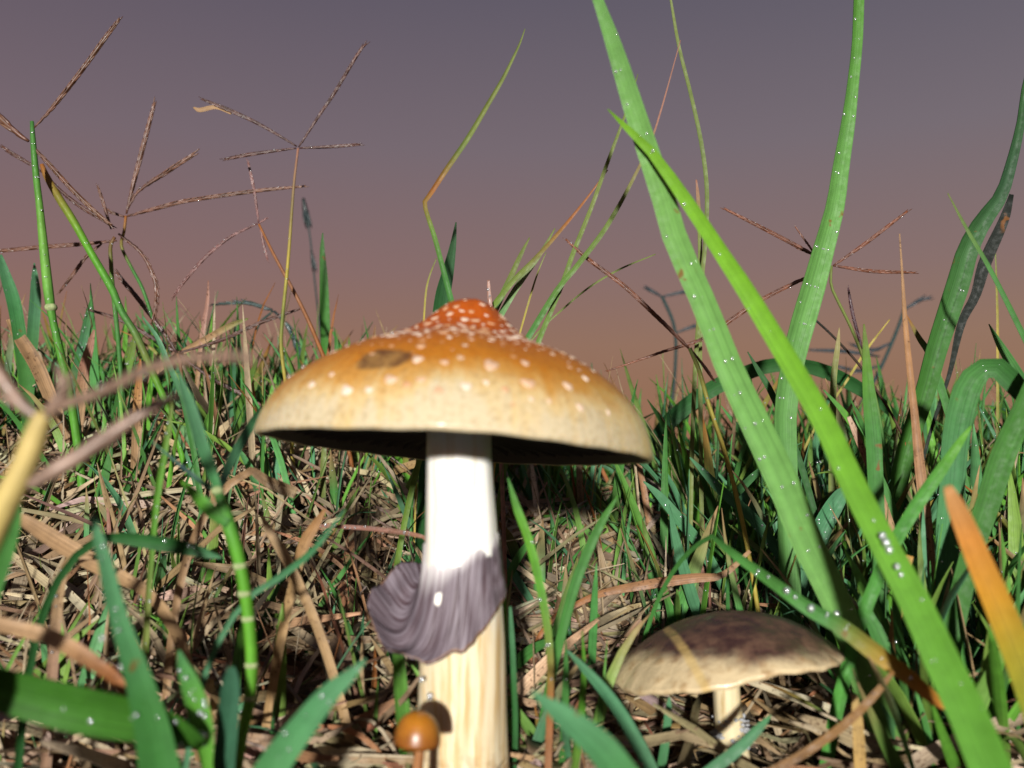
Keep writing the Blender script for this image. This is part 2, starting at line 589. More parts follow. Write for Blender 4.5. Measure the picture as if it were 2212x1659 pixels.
# the clean yellow band left where a grass blade lay across the cap
bx = math_n(nt, 'ABSOLUTE', math_n(nt, 'ADD', sx.outputs[0], math_n(nt, 'MULTIPLY_ADD', sx.outputs[2], .25, .0066)))
bx = math_n(nt, 'ADD', bx, math_n(nt, 'MULTIPLY', math_n(nt, 'SUBTRACT', n2, .5), .0006))
cc = mix_rgb(nt, cc, (.55, .38, .13), math_n(nt, 'MULTIPLY', map_r(nt, bx, .0003, .0010, 1, 0), .6))
nt.links.new(cc, b.inputs['Base Color'])
nt.links.new(map_r(nt, n2, .3, .7, .25, .55), b.inputs['Roughness'])
bp = nd(nt, 'ShaderNodeBump'); bp.inputs['Distance'].default_value = .0006; bp.inputs['Strength'].default_value = .6
nt.links.new(n2, bp.inputs['Height']); nt.links.new(bp.outputs[0], b.inputs['Normal'])
M['cap2'] = m

m, nt, b, out = newmat('small_amber_cap')
tc = nd(nt, 'ShaderNodeTexCoord')
o = tc.outputs['Object']
sx = nd(nt, 'ShaderNodeSeparateXYZ'); nt.links.new(o, sx.inputs[0])
n1 = noise(nt, o, 700.0, 3)
zz = math_n(nt, 'ADD', math_n(nt, 'MULTIPLY', sx.outputs[2], 1 / .0045), math_n(nt, 'MULTIPLY', math_n(nt, 'SUBTRACT', n1, .5), .5))
cc = mix_rgb(nt, (.22, .075, .012), (.40, .15, .012), map_r(nt, zz, 0, .7))
nt.links.new(cc, b.inputs['Base Color']); b.inputs['Roughness'].default_value = .33
b.inputs['Subsurface Weight'].default_value = .15; b.inputs['Subsurface Scale'].default_value = .001
M['cap3'] = m


def interp(tab, x):
    for i in range(len(tab) - 1):
        if x <= tab[i + 1][0]:
            a, b_ = tab[i], tab[i + 1]
            return a[1] + (b_[1] - a[1]) * (x - a[0]) / (b_[0] - a[0])
    return tab[-1][1]


def make_cap(parent, root, center, rot, R, H, prof, mat, ripple=.0, wav=.0, lean=(0, 0), under=.17, gills=80, seed=1, rimt=.0005, gillmat=None):
    """cap: outer skin, rim and underside; local z = 0 is the rim plane"""
    rn = random.Random(seed)
    ph = [rn.uniform(0, 6.28) for _ in range(8)]
    nA, nR = 144, 40

    def surf(r, a):
        h = interp(prof, r)
        rad = R * r * (1 + .012 * math.sin(2 * a + ph[0]) * r + wav * math.sin(5 * a + ph[1]) * r * r + wav * .6 * math.sin(9 * a + ph[2]) * r * r)
        z = H * h + R * r * r * (ripple * math.sin(3 * a + ph[3]) + ripple * .5 * math.sin(7 * a + ph[4]) + ripple * .3 * math.sin(23 * a + ph[5]) * r ** 4)
        z += R * .010 * r * (1 - r) * 4 * (math.sin(4 * a + ph[6] + 5 * r) * .5 + math.sin(7 * a + ph[7] - 6 * r) * .4)
        k = 1 - r
        return Vector((rad * math.sin(a) + lean[0] * k, -rad * math.cos(a) + lean[1] * k, z))
    rows = []
    for i in range(nR + 1):
        r = max(.004, (i / nR))
        r = r if r < .8 else .8 + .2 * math.sin((r - .8) / .2 * math.pi / 2)
        rows.append([surf(min(r, 1), 2 * math.pi * j / nA) for j in range(nA)])
    edge = [surf(1, 2 * math.pi * j / nA) for j in range(nA)]
    rows.append([Vector((p.x * .995, p.y * .995, p.z - rimt)) for p in edge])
    rows.append([Vector((p.x * .972, p.y * .972, p.z - rimt * .9)) for p in edge])
    for i in range(1, 9):
        t = i / 8
        rows.append([Vector((p.x * (.972 - .94 * t), p.y * (.972 - .94 * t), p.z * (1 - t) + (rimt + under * R * math.sin(min(1, t * 1.3) * math.pi / 2)))) for p in edge])
    mb = MB()
    mb.grid(rows)
    mb.f.append(tuple(reversed(range(nA))))
    nb = len(rows) - 1
    mb.f.append(tuple(nb * nA + j for j in range(nA)))
    ob = mb.build('cap', mat, parent)
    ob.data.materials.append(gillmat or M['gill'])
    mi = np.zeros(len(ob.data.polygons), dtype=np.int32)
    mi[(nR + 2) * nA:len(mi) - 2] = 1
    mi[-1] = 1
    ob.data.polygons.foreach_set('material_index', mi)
    ob.location = Vector(center) - root
    ob.rotation_euler = rot
    # gills: thin plates hanging from the underside
    gm = MB()
    for gi in range(gills):
        a = 2 * math.pi * (gi + rn.uniform(-.2, .2)) / gills
        dv, pv = Vector((math.sin(a), -math.cos(a), 0)), Vector((math.cos(a), math.sin(a), 0)) * (R * .0035)
        e = surf(1, a)
        inner = .18 if gi % 2 == 0 else .5
        b0 = len(gm.v)
        for q in range(7):
            t = .965 - (.965 - inner) * q / 6
            zu = e.z * t + rimt * .2 + under * R * min(.95, (.985 - t) * 2.6)
            zl = e.z * t + R * .014 + R * .045 * math.sin(q / 6 * math.pi / 2)
            for z in (zu, zl):
                for s in (-1, 1):
                    gm.v.append(tuple(dv * (R * t) + pv * s + Vector((0, 0, z)))); gm.uv.append((0, 0)); gm.c.append((1, 1, 1))
        for q in range(6):
            x, y = b0 + q * 4, b0 + q * 4 + 4
            for s0, s1 in ((0, 1), (1, 3), (3, 2), (2, 0)):
                gm.f.append((x + s0, x + s1, y + s1, y + s0))
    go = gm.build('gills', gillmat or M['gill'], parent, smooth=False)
    go.location = ob.location
    go.rotation_euler = rot
    tag(go, kind='stuff')
    mw = Matrix.Translation(Vector(center)) @ Matrix.LocRotScale(Vector((0, 0, 0)), ob.rotation_euler.to_quaternion(), Vector((1, 1, 1)))
    return ob, surf, mw


def make_stipe(parent, root, path, mat, name='stipe', seg=40, wob=.02, seed=3):
    """path: (world point, radius) from the top down"""
    rn = random.Random(seed)
    ph = [rn.uniform(0, 6.28) for _ in range(5)]
    s = catmull([(p.z, p.x, p.y, r) for p, r in path], 40)
    mb = MB()
    rows = []
    for q in s:
        z, x, y, r = q
        rows.append([(x + r * (1 + wob * math.sin(3 * a + ph[0] + z * 60) + wob * .7 * math.sin(7 * a + ph[1] - z * 40) + wob * .5 * math.sin(13 * a + ph[2])) * math.sin(a),
                      y - r * (1 + wob * math.sin(3 * a + ph[0] + z * 60) + wob * .7 * math.sin(7 * a + ph[1] - z * 40) + wob * .5 * math.sin(13 * a + ph[2])) * math.cos(a), z)
                     for a in (2 * math.pi * j / seg for j in range(seg))])
    mb.grid(rows)
    mb.f.append(tuple(reversed(range(seg))))
    mb.f.append(tuple((len(rows) - 1) * seg + j for j in range(seg)))
    return mb.build(name, mat, parent, origin=root)


# --- the tall mushroom with the orange cap
D1 = .138
base = P(998, 1752, D1)
root1 = Vector((base.x, base.y, G(base.x, base.y) - .001))
big = empty('mushroom', root1)
tag(big, 'tall mushroom with orange warty cap and purple-grey ring on thick white stem', 'mushroom')
px_m = D1 / FPX
make_stipe(big, root1, [(P(992, 905, D1), 69 * px_m), (P(992, 1000, D1), 71 * px_m), (P(996, 1170, D1), 79 * px_m), (P(997, 1300, D1), 86 * px_m),
                        (P(997, 1400, D1), 92 * px_m), (P(996, 1550, D1), 97 * px_m), (P(996, 1650, D1), 102 * px_m), (root1 - Vector((0, 0, .003)), 108 * px_m)], M['stipe'])
capc = P(983, 962, D1)
R1, H1_ = .0274, .0207
PROF1 = [(0, 1), (.05, .995), (.11, .965), (.17, .895), (.24, .805), (.32, .735), (.42, .68), (.52, .635), (.62, .575), (.72, .50), (.81, .415), (.89, .315), (.945, .215), (.98, .11), (1.0, 0)]
cap1, surf1, mw1 = make_cap(big, root1, capc, (math.radians(-2.0), math.radians(3.7), 0), R1, H1_, PROF1, M['cap'], ripple=.006, wav=.006, lean=(.0009, 0), gills=110, seed=4, rimt=.0006)

# warts on the cap
grid = []
for i in range(4, 62):
    for j in range(-60, 61):
        r, a = i / 62, j / 60 * 1.75
        q = proj(mw1 @ surf1(r, a))
        grid.append((q[0], q[1], r, a, abs(a)))
garr = np.array([(g[0], g[1]) for g in grid])


def cap_at(x, y):
    d = (garr[:, 0] - x) ** 2 + (garr[:, 1] - y) ** 2
    k = int(np.argmin(d))
    return grid[k][2], grid[k][3]


wb = MB()
wr = random.Random(8)
rows = []
for i in range(5):
    th = math.pi / 2 * (1 - i / 4) if i < 4 else 0
    rows.append([(math.sin(math.pi / 2 * (i + .2) / 4.2) * math.cos(2 * math.pi * j / 9) * (1 + .30 * math.sin(j * 2.3)),
                  math.sin(math.pi / 2 * (i + .2) / 4.2) * math.sin(2 * math.pi * j / 9) * (1 + .30 * math.cos(j * 1.7)),
                  math.cos(math.pi / 2 * (i + .2) / 4.2)) for j in range(9)])
wb.grid(rows)
wb.f.append(tuple(reversed(range(9))))
wart0 = None


def add_wart(r, a, sx, sy, h):
    global wart0
    if wart0 is None:
        wart0 = wb.build('wart', M['wart'], cap1)
        o = wart0
    else:
        o = wart0.copy(); COL.objects.link(o); o.parent = cap1
    p = surf1(r, a)
    n = (surf1(r, a + .02) - surf1(r, a - .02)).cross(surf1(min(.99, r + .015), a) - surf1(r - .015, a)).normalized()
    if n.z < 0: n = -n
    tang = (surf1(r, a + .02) - surf1(r, a - .02)).normalized()
    bi = n.cross(tang)
    mat = Matrix((tang, bi, n)).transposed().to_4x4()
    mat = Matrix.Translation(p - n * (.12 * h)) @ mat @ Matrix.Rotation(wr.uniform(-.5, .5), 4, 'Z') @ Matrix.Diagonal((sx, sy, h, 1))
    o.matrix_local = mat
    o.name = 'wart'


placed = []
WPX = [(1060, 787, 17), (843, 813, 14), (1145, 828, 14), (1231, 836, 12), (952, 838, 10), (881, 830, 10), (905, 777, 12), (958, 782, 10), (1133, 785, 11),
       (1011, 830, 10), (1086, 845, 8), (677, 834, 10), (749, 838, 12), (602, 873, 13), (800, 847, 8), (915, 817, 9), (1050, 826, 7), (1256, 883, 9), (1337, 877, 8),
       (1290, 826, 12), (1316, 898, 7), (1150, 868, 7), (1005, 689, 11), (971, 679, 8), (1018, 671, 7), (985, 663, 7), (911, 749, 11), (1190, 863, 6), (1110, 865, 5), (720, 806, 7), (1265, 815, 10)]
for x, y, s in WPX:
    r, a = cap_at(x, y)
    q = s * .128 / FPX
    placed.append((r * math.sin(a), r * math.cos(a)))
    add_wart(r, a, q * wr.uniform(.85, 1.2), q * wr.uniform(.8, 1.1), q * .35)
tries = 0
n_w = 0
while n_w < 400 and tries < 6000:
    tries += 1
    r = wr.gauss(.40, .13)
    if not .10 < r < .93: continue
    a = wr.uniform(-math.pi, math.pi)
    if abs(a) > 2.2 and wr.random() < .7: continue
    x, y = r * math.sin(a), r * math.cos(a)
    if min((x - u) ** 2 + (y - v) ** 2 for u, v in placed) < .0022: continue
    if abs(a + .75) < .35 and .42 < r < .68 and wr.random() < .8: continue     # the bruise carries few
    placed.append((x, y))
    q = wr.choice((.00018, .00024, .0003, .0004, .0005)) * (1.0 if r < .6 else .8)
    add_wart(r, a, q * wr.uniform(.8, 2.1), q * wr.uniform(.6, 1.2), q * .34)
    n_w += 1
# place the bruise
r_, a_ = cap_at(828, 775)
pp = surf1(r_, a_)
mp = M.pop('_patch')
sc_ = (1 / .0036, 1 / .0034, 1 / .0022)
mp.inputs['Scale'].default_value = sc_
mp.inputs['Location'].default_value = tuple(-pp[i] * sc_[i] for i in range(3))

# the ring, flaring on the left and clinging on the right
def per(tab, a):
    a = a % 360
    t = tab + [(tab[0][0] + 360, tab[0][1])]
    for i in range(len(t) - 1):
        if t[i][0] <= a <= t[i + 1][0]:
            f = (a - t[i][0]) / (t[i + 1][0] - t[i][0])
            f = f * f * (3 - 2 * f)
            return t[i][1] + (t[i + 1][1] - t[i][1]) * f


yz = lambda y: P(996, y, D1).z
ax = lambda z: P(996, 1250, D1)
# angle measured from the camera side round to the left
REDGE = [(0, .0080), (25, .0095), (50, .0118), (75, .0128), (100, .0124), (130, .0105), (165, .0080), (200, .0066), (260, .0062), (300, .0064), (335, .0068)]
ZEDGE = [(0, 1388), (25, 1402), (50, 1385), (75, 1322), (100, 1262), (130, 1222), (165, 1212), (200, 1235), (250, 1255), (300, 1296), (335, 1352)]
ZTOP = [(0, 1176), (60, 1172), (120, 1180), (200, 1180), (290, 1150), (330, 1160)]
SAG = [(0, 10), (30, 60), (60, 95), (90, 105), (120, 60), (160, 10), (220, 0), (300, 0), (330, 0)]
cx1, cy1 = P(996, 1250, D1).x, P(996, 1250, D1).y
rows = []
rm = MB()
nA, nS = 180, 26
rr_ = random.Random(5)
jit = [rr_.uniform(-1, 1) for _ in range(60)]
for i in range(nS + 1):
    s = i / nS
    row = []
    for j in range(nA):
        ang = 360 * j / nA
        a = math.radians(ang)
        rs = (79 + 7 * s) * px_m * 1.015 + .00012
        re = per(REDGE, ang)
        rad = rs + max(0, re - rs) * (s ** 1.7)
        yy = per(ZTOP, ang) + (per(ZEDGE, ang) - per(ZTOP, ang)) * s + per(SAG, ang) * math.sin(math.pi * min(1, s)) * (1.0)
        ridge = .00005 * math.sin(a * 80 + 3 * s) * min(1, s * 4) + .00014 * math.sin(a * 11 + 4 * s) * s
        ruf = .0005 * s * s * (math.sin(a * 9 + 1) * .6 + jit[j * 60 // nA] * .25)
        z = yz(yy) + ruf
        rad += ridge
        row.append((cx1 - rad * math.sin(a), cy1 - rad * math.cos(a), z))
    rows.append(row)
# underside, a little inside
edge = rows[-1]
rows2 = []
for i in range(nS, -1, -2):
    row = []
    for j in range(nA):
        x, y, z = rows[i][j]
        dx, dy = x - cx1, y - cy1
        q = math.hypot(dx, dy)
        k = max(.5, (q - .00035)) / q if False else (q - .0003) / q
        row.append((cx1 + dx * k, cy1 + dy * k, z - .0003))
    rows2.append(row)
rm.grid(rows + rows2)
nn = len(rows)
for i in range(nn * nA, len(rm.uv)):
    rm.uv[i] = (rm.uv[i][0], .8)
for i in range(nn):
    for j in range(nA):
        rm.uv[i * nA + j] = (j / nA, i / (nn - 1))
ring = rm.build('ring', M['ring'], big, origin=root1)
ring['label'] = 'purple-grey striped skirt ring dusted with spores'

# --- the small dark-capped mushroom on the right
D2 = .156
b2 = P(1593, 1690, D2)
root2 = Vector((b2.x, b2.y, G(b2.x, b2.y) - .001))
sm = empty('mushroom', root2)
tag(sm, 'small tilted mushroom with dark brown stained cap and thin cream stem', 'mushroom')
px2 = D2 / FPX
make_stipe(sm, root2, [(P(1566, 1425, D2), 28 * px2), (P(1568, 1480, D2), 29 * px2), (P(1575, 1560, D2), 31 * px2), (P(1588, 1650, D2), 35 * px2), (root2 - Vector((0, 0, .003)), 39 * px2)], M['stipe_small'], seed=9)
PROF2 = [(0, 1), (.12, .985), (.25, .94), (.4, .86), (.55, .74), (.68, .60), (.8, .44), (.9, .25), (.96, .11), (1, 0)]
cap2, surf2, mw2 = make_cap(sm, root2, P(1569, 1436, D2), (math.radians(-3.5), math.radians(-8.2), 0), .0181, .0082, PROF2, M['cap2'], ripple=.022, wav=.010, gills=70, seed=12, rimt=.0007, under=.08)
rg = MB()
for i in range(70):
    a = rng.uniform(0, 6.28)
    z = P(1578, rng.uniform(1548, 1610), D2)
    rg.ball(Vector((z.x + 33 * px2 * math.cos(a) * rng.uniform(.85, 1.25), z.y + 33 * px2 * math.sin(a) * rng.uniform(.8, 1.1), z.z)), rng.uniform(.00015, .0005), (1, 1, 1), (rng.uniform(.6, 1.6), .8, rng.uniform(.5, 1.2)))
m, nt, b, out = newmat('bruised_blue_fluff')
tc = nd(nt, 'ShaderNodeTexCoord')
nt.links.new(mix_rgb(nt, (.20, .22, .25), (.40, .39, .38), noise(nt, tc.outputs['Object'], 900.0)), b.inputs['Base Color'])
b.inputs['Roughness'].default_value = .8
ro = rg.build('ring_remnant', m, sm, origin=root2)
ro['label'] = 'bluish grey tatters of the torn ring'

# --- the tiny amber button in front of the thick stem
D3 = .120
b3 = P(903, 1700, D3)
root3 = Vector((b3.x, b3.y, G(b3.x, b3.y) - .001))
ti = empty('mushroom', root3)
tag(ti, 'tiny amber button mushroom in front of the thick white stem', 'mushroom')
px3 = D3 / FPX
make_stipe(ti, root3, [(P(906, 1585, D3), 9 * px3), (P(906, 1625, D3), 11 * px3), (P(902, 1670, D3), 12 * px3), (root3 - Vector((0, 0, .003)), 15 * px3)], M['stipe_tiny'], seg=20, seed=10)
PROF3 = [(0, 1), (.2, .98), (.4, .92), (.6, .81), (.75, .67), (.88, .46), (.96, .25), (1, 0)]
make_cap(ti, root3, P(901, 1597, D3), (math.radians(4), math.radians(4), 0), 51 * px3, 60 * px3, PROF3, M['cap3'], ripple=.01, wav=.004, gills=30, seed=14, rimt=.0005, under=.1,
         gillmat=M['stipe_tiny'])

# ------------------------------------------------------------------ grass blades and seed heads placed one by one
LINES = {}        # world polyline of each blade, by label
DEW = []          # (point, radius) of water drops
# base colours
GRN = (.060, .195, .042); LIME = (.115, .330, .025); BLUE = (.075, .210, .098); DARK = (.022, .095, .022); PALE = (.095, .250, .080)
OLIVE = (.150, .190, .045); TAN = (.360, .220, .110); BRN = (.170, .080, .035); RUST = (.300, .110, .030); ORNG = (.520, .210, .035)
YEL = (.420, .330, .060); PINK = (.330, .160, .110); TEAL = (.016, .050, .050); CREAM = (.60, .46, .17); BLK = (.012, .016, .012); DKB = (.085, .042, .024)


def to_world(pts, d, n):
    """pixel list -> smooth world polyline with widths in metres"""
    m = len(pts)
    if not isinstance(d, (tuple, list)):
        d = (d, d)
    rows = []
    for i, q in enumerate(pts):
        f = i / (m - 1) * (len(d) - 1)
        k = min(len(d) - 2, int(f))
        dd = d[k] + (d[k + 1] - d[k]) * (f - k)
        rows.append((q[0], q[1], q[2], dd))
    s = catmull(rows, n)
    return [P(a[0], a[1], a[3]) for a in s], [max(.4, a[2]) * a[3] / FPX for a in s]


def to_ground(pts, wid, bend=.35, step=.004):
    """carry the lower end on, bending down, until it is rooted in the ground"""
    d = (pts[-1] - pts[-3]).normalized()
    if d.z > -.15:
        d = Vector((d.x, d.y, -.15)).normalized()
    p, w = pts[-1].copy(), wid[-1]
    n = 0
    while p.z > G(p.x, p.y) - .003 and n < 40:
        d = (d * (1 - bend * .3) + Vector((0, 0, -1)) * bend * .3).normalized()
        p = p + d * step
        pts.append(p.copy()); wid.append(w)
        n += 1
    return pts, wid


def facing(pts, roll, twist=0.0):
    n = len(pts)
    S, N = [], []
    prev = None
    for i, p in enumerate(pts):
        t = (pts[min(n - 1, i + 1)] - pts[max(0, i - 1)]).normalized()
        v = (EYEV - p).normalized()
        s = t.cross(v)
        s = s.normalized() if s.length > 1e-6 else Vector((1, 0, 0))
        if prev is not None and s.dot(prev) < 0:
            s = -s
        prev = s
        m = s.cross(t).normalized()
        if m.dot(v) < 0: m = -m
        a = math.radians(roll + twist * i / n)
        S.append(s * math.cos(a) + m * math.sin(a)); N.append(m * math.cos(a) - s * math.sin(a))
    return S, N


def blade(label, pts, d, cols, ground=True, roll=8, fold=.2, name='grass_shoot', cat='grass', group=None, mat=None, parent=None, origin=None,
          k=5, dew=0.0, n=26, bend=.35, twist=0, curl=.3):
    W, wd = to_world(pts, d, n)
    if ground:
        W, wd = to_ground(W, wd, bend)
    LINES[label] = W
    S, N = facing(W, roll, twist)
    wd = [w / max(.5, math.cos(math.radians(roll))) for w in wd]
    m = len(W)
    cl = [mixc(cols, min(1, i / (n - 1))) for i in range(m)]
    mb = MB()
    mb.ribbon(W, wd, S, N, cl, fold=fold, thick=max(.00010, max(wd) * .05), k=k, curl=curl, phase=rng.random() * 5)
    if dew:
        for q in range(int(dew)):
            i = rng.randrange(2, m - 2) if not ground else rng.randrange(2, n - 2)
            f = rng.uniform(-.42, .42)
            r = rng.choice((.00010, .00014, .0002, .00026))
            DEW.append((W[i] + S[i] * (wd[i] * f) + N[i] * (fold * wd[i] * .5 * abs(f * 2) ** 1.3 + r * .5), r))
    if mat is None:
        mat = M['wide'] if max(wd) > .0022 else M['green']
    if parent is not None:
        return mb.build(name, mat, parent, origin=origin)
    o = mb.build(name, mat, None, origin=W[-1] if ground else W[len(W) // 2])
    return tag(o, label, cat, group)


def spike_mesh(mb, W, wd, c0, c1, beads=1.0, solid=.26):
    c1 = mixc([c0, c1], .5)
    wd = [w * 1.22 for w in wd]
    c0, c1 = (c0[0] * .8, c0[1] * .66, c0[2] * .9), (c1[0] * .85, c1[1] * .7, c1[2] * .9)
    fr = frames(W)
    n = len(W)
    mb.tube(W, [w * solid for w in wd], [mixc([c0, c1], i / (n - 1)) for i in range(n)], 6)
    L = sum((W[i + 1] - W[i]).length for i in range(n - 1))
    wm = sum(wd) / n
    cnt = max(8, int(L / (wm * .70) * beads))
    cum = [0]
    for i in range(n - 1):
        cum.append(cum[-1] + (W[i + 1] - W[i]).length)
    for g in range(cnt):
        s = L * (g + .3) / cnt
        i = 0
        while i < n - 2 and cum[i + 1] < s: i += 1
        f = (s - cum[i]) / max(1e-9, cum[i + 1] - cum[i])
        p = W[i].lerp(W[i + 1], f)
        t, sd, nm = fr[i]
        w = wd[i] + (wd[i + 1] - wd[i]) * f
        v = (EYEV - p).normalized()
        sd = (t.cross(v)).normalized()
        nm = sd.cross(t)
        sg = 1 if g % 2 else -1
        c = mixc([c0, c1], rng.random())
        axv = (t + sd * sg * .09 + nm * rng.uniform(-.1, .25)).normalized()
        mb.grain(p + sd * (sg * w * .12), axv, sd, nm, w * 2.2, w * .19, c)
        if rng.random() < .05:
            DEW.append((p + sd * (sg * w * .35) + nm * (w * .25), rng.uniform(.00008, .00017)))


def stalk(label, stem, spikes, d, cs=(GRN,), sp=(BRN, TAN), leaves=(), name='seed_stalk', cat='seed stalk', group=None, sd=None, nodes=(), beads=1.0, solid=.26, dewy=0):
    """a grass flower stalk: stem (thing's root at the ground) with its spikes"""
    W, wd = to_world(stem, d, 24)
    W, wd = to_ground(W, wd)
    root = W[-1].copy()
    o = empty(name, root)
    tag(o, label, cat, group)
    mb = MB()
    m = len(W)
    mb.tube(W, [w * .5 for w in wd], [mixc(list(cs), min(1, i / 23)) for i in range(m)], 10)
    mb.build('stem', M['green'], o, origin=root)
    for q in range(dewy):
        i = rng.randrange(1, 22)
        v = (EYEV - W[i]).normalized()
        DEW.append((W[i] + v * (wd[i] * .5) + Vector((rng.uniform(-.3, .3) * wd[i], 0, 0)), rng.choice((.0001, .00015, .0002))))
    for x, y, w in nodes:
        q = P(x, y, d if not isinstance(d, (tuple, list)) else d[-1])
        nb = MB(); r = w * (d if not isinstance(d, (tuple, list)) else d[-1]) / FPX * .5
        nb.ball(q, r * 1.03, (.40, .48, .22), (1, 1, .75), 14, 10)
        nb.build('node', M['green'], o, origin=root)
    for k_, s in enumerate(spikes):
        ds = sd[k_] if sd else (d[0] if isinstance(d, (tuple, list)) else d)
        ln = sum(math.hypot(s[i + 1][0] - s[i][0], s[i + 1][1] - s[i][1]) for i in range(len(s) - 1))
        Ws, ws = to_world(s, ds, max(10, int(ln / 9)))
        mb = MB()
        spike_mesh(mb, Ws, ws, sp[0], sp[1], beads, solid)
        mb.build('spike', M['spike'], o, origin=root)
    for lf in leaves:
        blade(None, lf[0], lf[1], lf[2], ground=False, name='leaf', parent=o, origin=root, roll=lf[3] if len(lf) > 3 else 15)
    return o


def W3(pts, *w):
    """give a pixel polyline evenly interpolated widths"""
    m = len(pts)
    out = []
    for i, q in enumerate(pts):
        f = i / (m - 1) * (len(w) - 1)
        k = min(len(w) - 2, int(f)) if len(w) > 1 else 0
        ww = w[0] if len(w) == 1 else w[k] + (w[k + 1] - w[k]) * (f - k)
        out.append((q[0], q[1], ww))
    return out


# --- the broad blades on the right
blade('broadest pale green blade leaning left, rust flecked, behind the bright tapering one',
      [(1270, -60, 17), (1292, 0, 22), (1328, 102, 34), (1366, 223, 43), (1396, 314, 46), (1434, 428, 50), (1464, 530, 52), (1497, 600, 52), (1535, 690, 54), (1574, 790, 58), (1639, 929, 64),
       (1692, 1042, 67), (1741, 1163, 66), (1817, 1321, 62), (1863, 1450, 60), (1909, 1578, 60), (1955, 1665, 62)], (.150, .150, .150), [(.12, .29, .07), (.15, .34, .075), (.15, .35, .08), (.15, .34, .08), (.14, .32, .07)], dew=45, roll=-8, fold=.12)
blade('long bright lime blade crossing in front of the pale rust-flecked one',
      [(1313, 236, 2), (1330, 252, 7), (1358, 280, 14), (1408, 329, 21), (1476, 424, 28), (1521, 490, 31), (1559, 548, 33), (1608, 622, 38), (1668, 720, 42), (1728, 820, 46), (1790, 930, 50), (1840, 1040, 54),
       (1905, 1167, 58), (1975, 1298, 66), (2032, 1420, 74), (2090, 1540, 80), (2142, 1665, 86)], (.1505, .149, .145, .139, .130, .118, .108), [(.15, .34, .02), (.16, .39, .02), (.15, .37, .025), (.13, .34, .035), (.10, .29, .03)], dew=16, roll=-4, fold=.16)
blade('thin fallen blade with orange tip lying across the dark-capped mushroom',
      [(2043, 1530, 10), (2025, 1515, 24), (1955, 1455, 34), (1886, 1405, 38), (1821, 1355, 35), (1752, 1317, 30), (1698, 1278, 26), (1640, 1236, 22), (1571, 1186, 16), (1540, 1158, 10)],
      (.126, .131, .136, .150), [ORNG, (.36, .22, .03), GRN, (.08, .25, .05), (.07, .24, .05)], roll=12, dew=10, fold=.35)
blade('tall folded green blade with glinting edge behind the crossing pair',
      [(1856, -40, 18), (1852, 0, 21), (1849, 87, 21), (1839, 182, 23), (1828, 265, 28), (1813, 352, 33), (1798, 447, 38), (1775, 530, 43), (1752, 613, 48), (1729, 690, 50), (1707, 777, 47), (1690, 891, 46), (1692, 985, 44)],
      (.185, .190), [(.08, .23, .03), (.11, .28, .06), (.13, .31, .075), (.11, .27, .07)], roll=28, fold=.55, dew=60, curl=0)
stk_r = blade('dark green blade with a bent waist at the far right edge of the grass',
      [(2236, 90, 6), (2212, 190, 11), (2203, 265, 16), (2180, 360, 22), (2158, 424, 27), (2116, 481, 36), (2085, 541, 42), (2066, 606, 46), (2047, 664, 45), (2017, 758, 42), (1994, 845, 40), (1966, 929, 38)],
      (.20, .205), [(.035, .10, .025), (.03, .08, .035), (.05, .15, .035), (.045, .15, .02)], roll=25, fold=.5, dew=5)
blade('narrow black strip painted as the shaded far side of the bent-waist blade',
      [(2185, 420, 9), (2169, 473, 20), (2127, 568, 26), (2106, 640, 20), (2078, 694, 17), (2051, 807, 9), (2017, 910, 7)], .225, [BLK, BLK, (.015, .022, .014)], roll=10)  # shade on the far side of the bent-waist blade, put in as black
blade('slim green blade slanting down to the right past the bent-waist blade', [(2047, 417, 2), (2089, 496, 7), (2131, 568, 9), (2161, 625, 10), (2184, 671, 11), (2225, 755, 12)], .18, [OLIVE, GRN, GRN], roll=10)
blade('near orange blade fading to yellow-green, very blurred', [(2046, 1050, 16), (2060, 1085, 34), (2082, 1136, 44), (2117, 1221, 52), (2155, 1309, 58), (2194, 1405, 62), (2235, 1520, 64)], .115,
      [(.50, .25, .09), ORNG, (.50, .24, .02), (.34, .27, .02), (.20, .23, .02)], roll=12, fold=.3)
blade('wide folded-over green blade, its knee bent above the straw', [(2240, 885, 34), (2212, 853, 38), (2185, 822, 44), (2160, 797, 46), (2140, 790, 40), (2115, 803, 48), (2093, 830, 54), (2074, 890, 56), (2062, 960, 54), (2056, 1042, 50), (2046, 1136, 46), (2045, 1300, 44), (2050, 1400, 42)],
      (.165, .170), [DARK, GRN, (.06, .20, .07), (.07, .22, .08), (.06, .21, .06)], roll=12, fold=.2, dew=14)
blade('dark green blade rising to the right beside the folded-over one', [(2245, 790, 30), (2212, 880, 44), (2165, 985, 50), (2135, 1080, 48), (2105, 1170, 44)], .16, [(.04, .14, .02), (.05, .17, .025), (.045, .15, .025)], roll=15)
blade('short bright green blade slanting up between straw and orange blade', [(2098, 920, 3), (2078, 948, 14), (2032, 1016, 25), (1987, 1080, 28), (1949, 1141, 28)], .150, [LIME, (.07, .25, .03), (.06, .24, .03)], roll=12)
blade('arched dark green blade bowing over behind the broad blades', [(1975, 960, 4), (1919, 883, 20), (1862, 842, 28), (1805, 811, 30), (1748, 792, 30), (1669, 788, 30), (1597, 811, 32), (1521, 849, 34), (1449, 906, 34), (1405, 965, 30)], .25, [DARK, DARK, (.03, .11, .025), (.03, .115, .04)], roll=18)
blade('tall wispy curved blade behind the broad leaning one', [(1440, -50, 3), (1449, 0, 5), (1466, 98, 7), (1495, 216, 8), (1517, 322, 9), (1527, 417, 9), (1523, 530, 9), (1519, 568, 9), (1508, 700, 9)], .21, [OLIVE, (.14, .19, .05), OLIVE], roll=12)
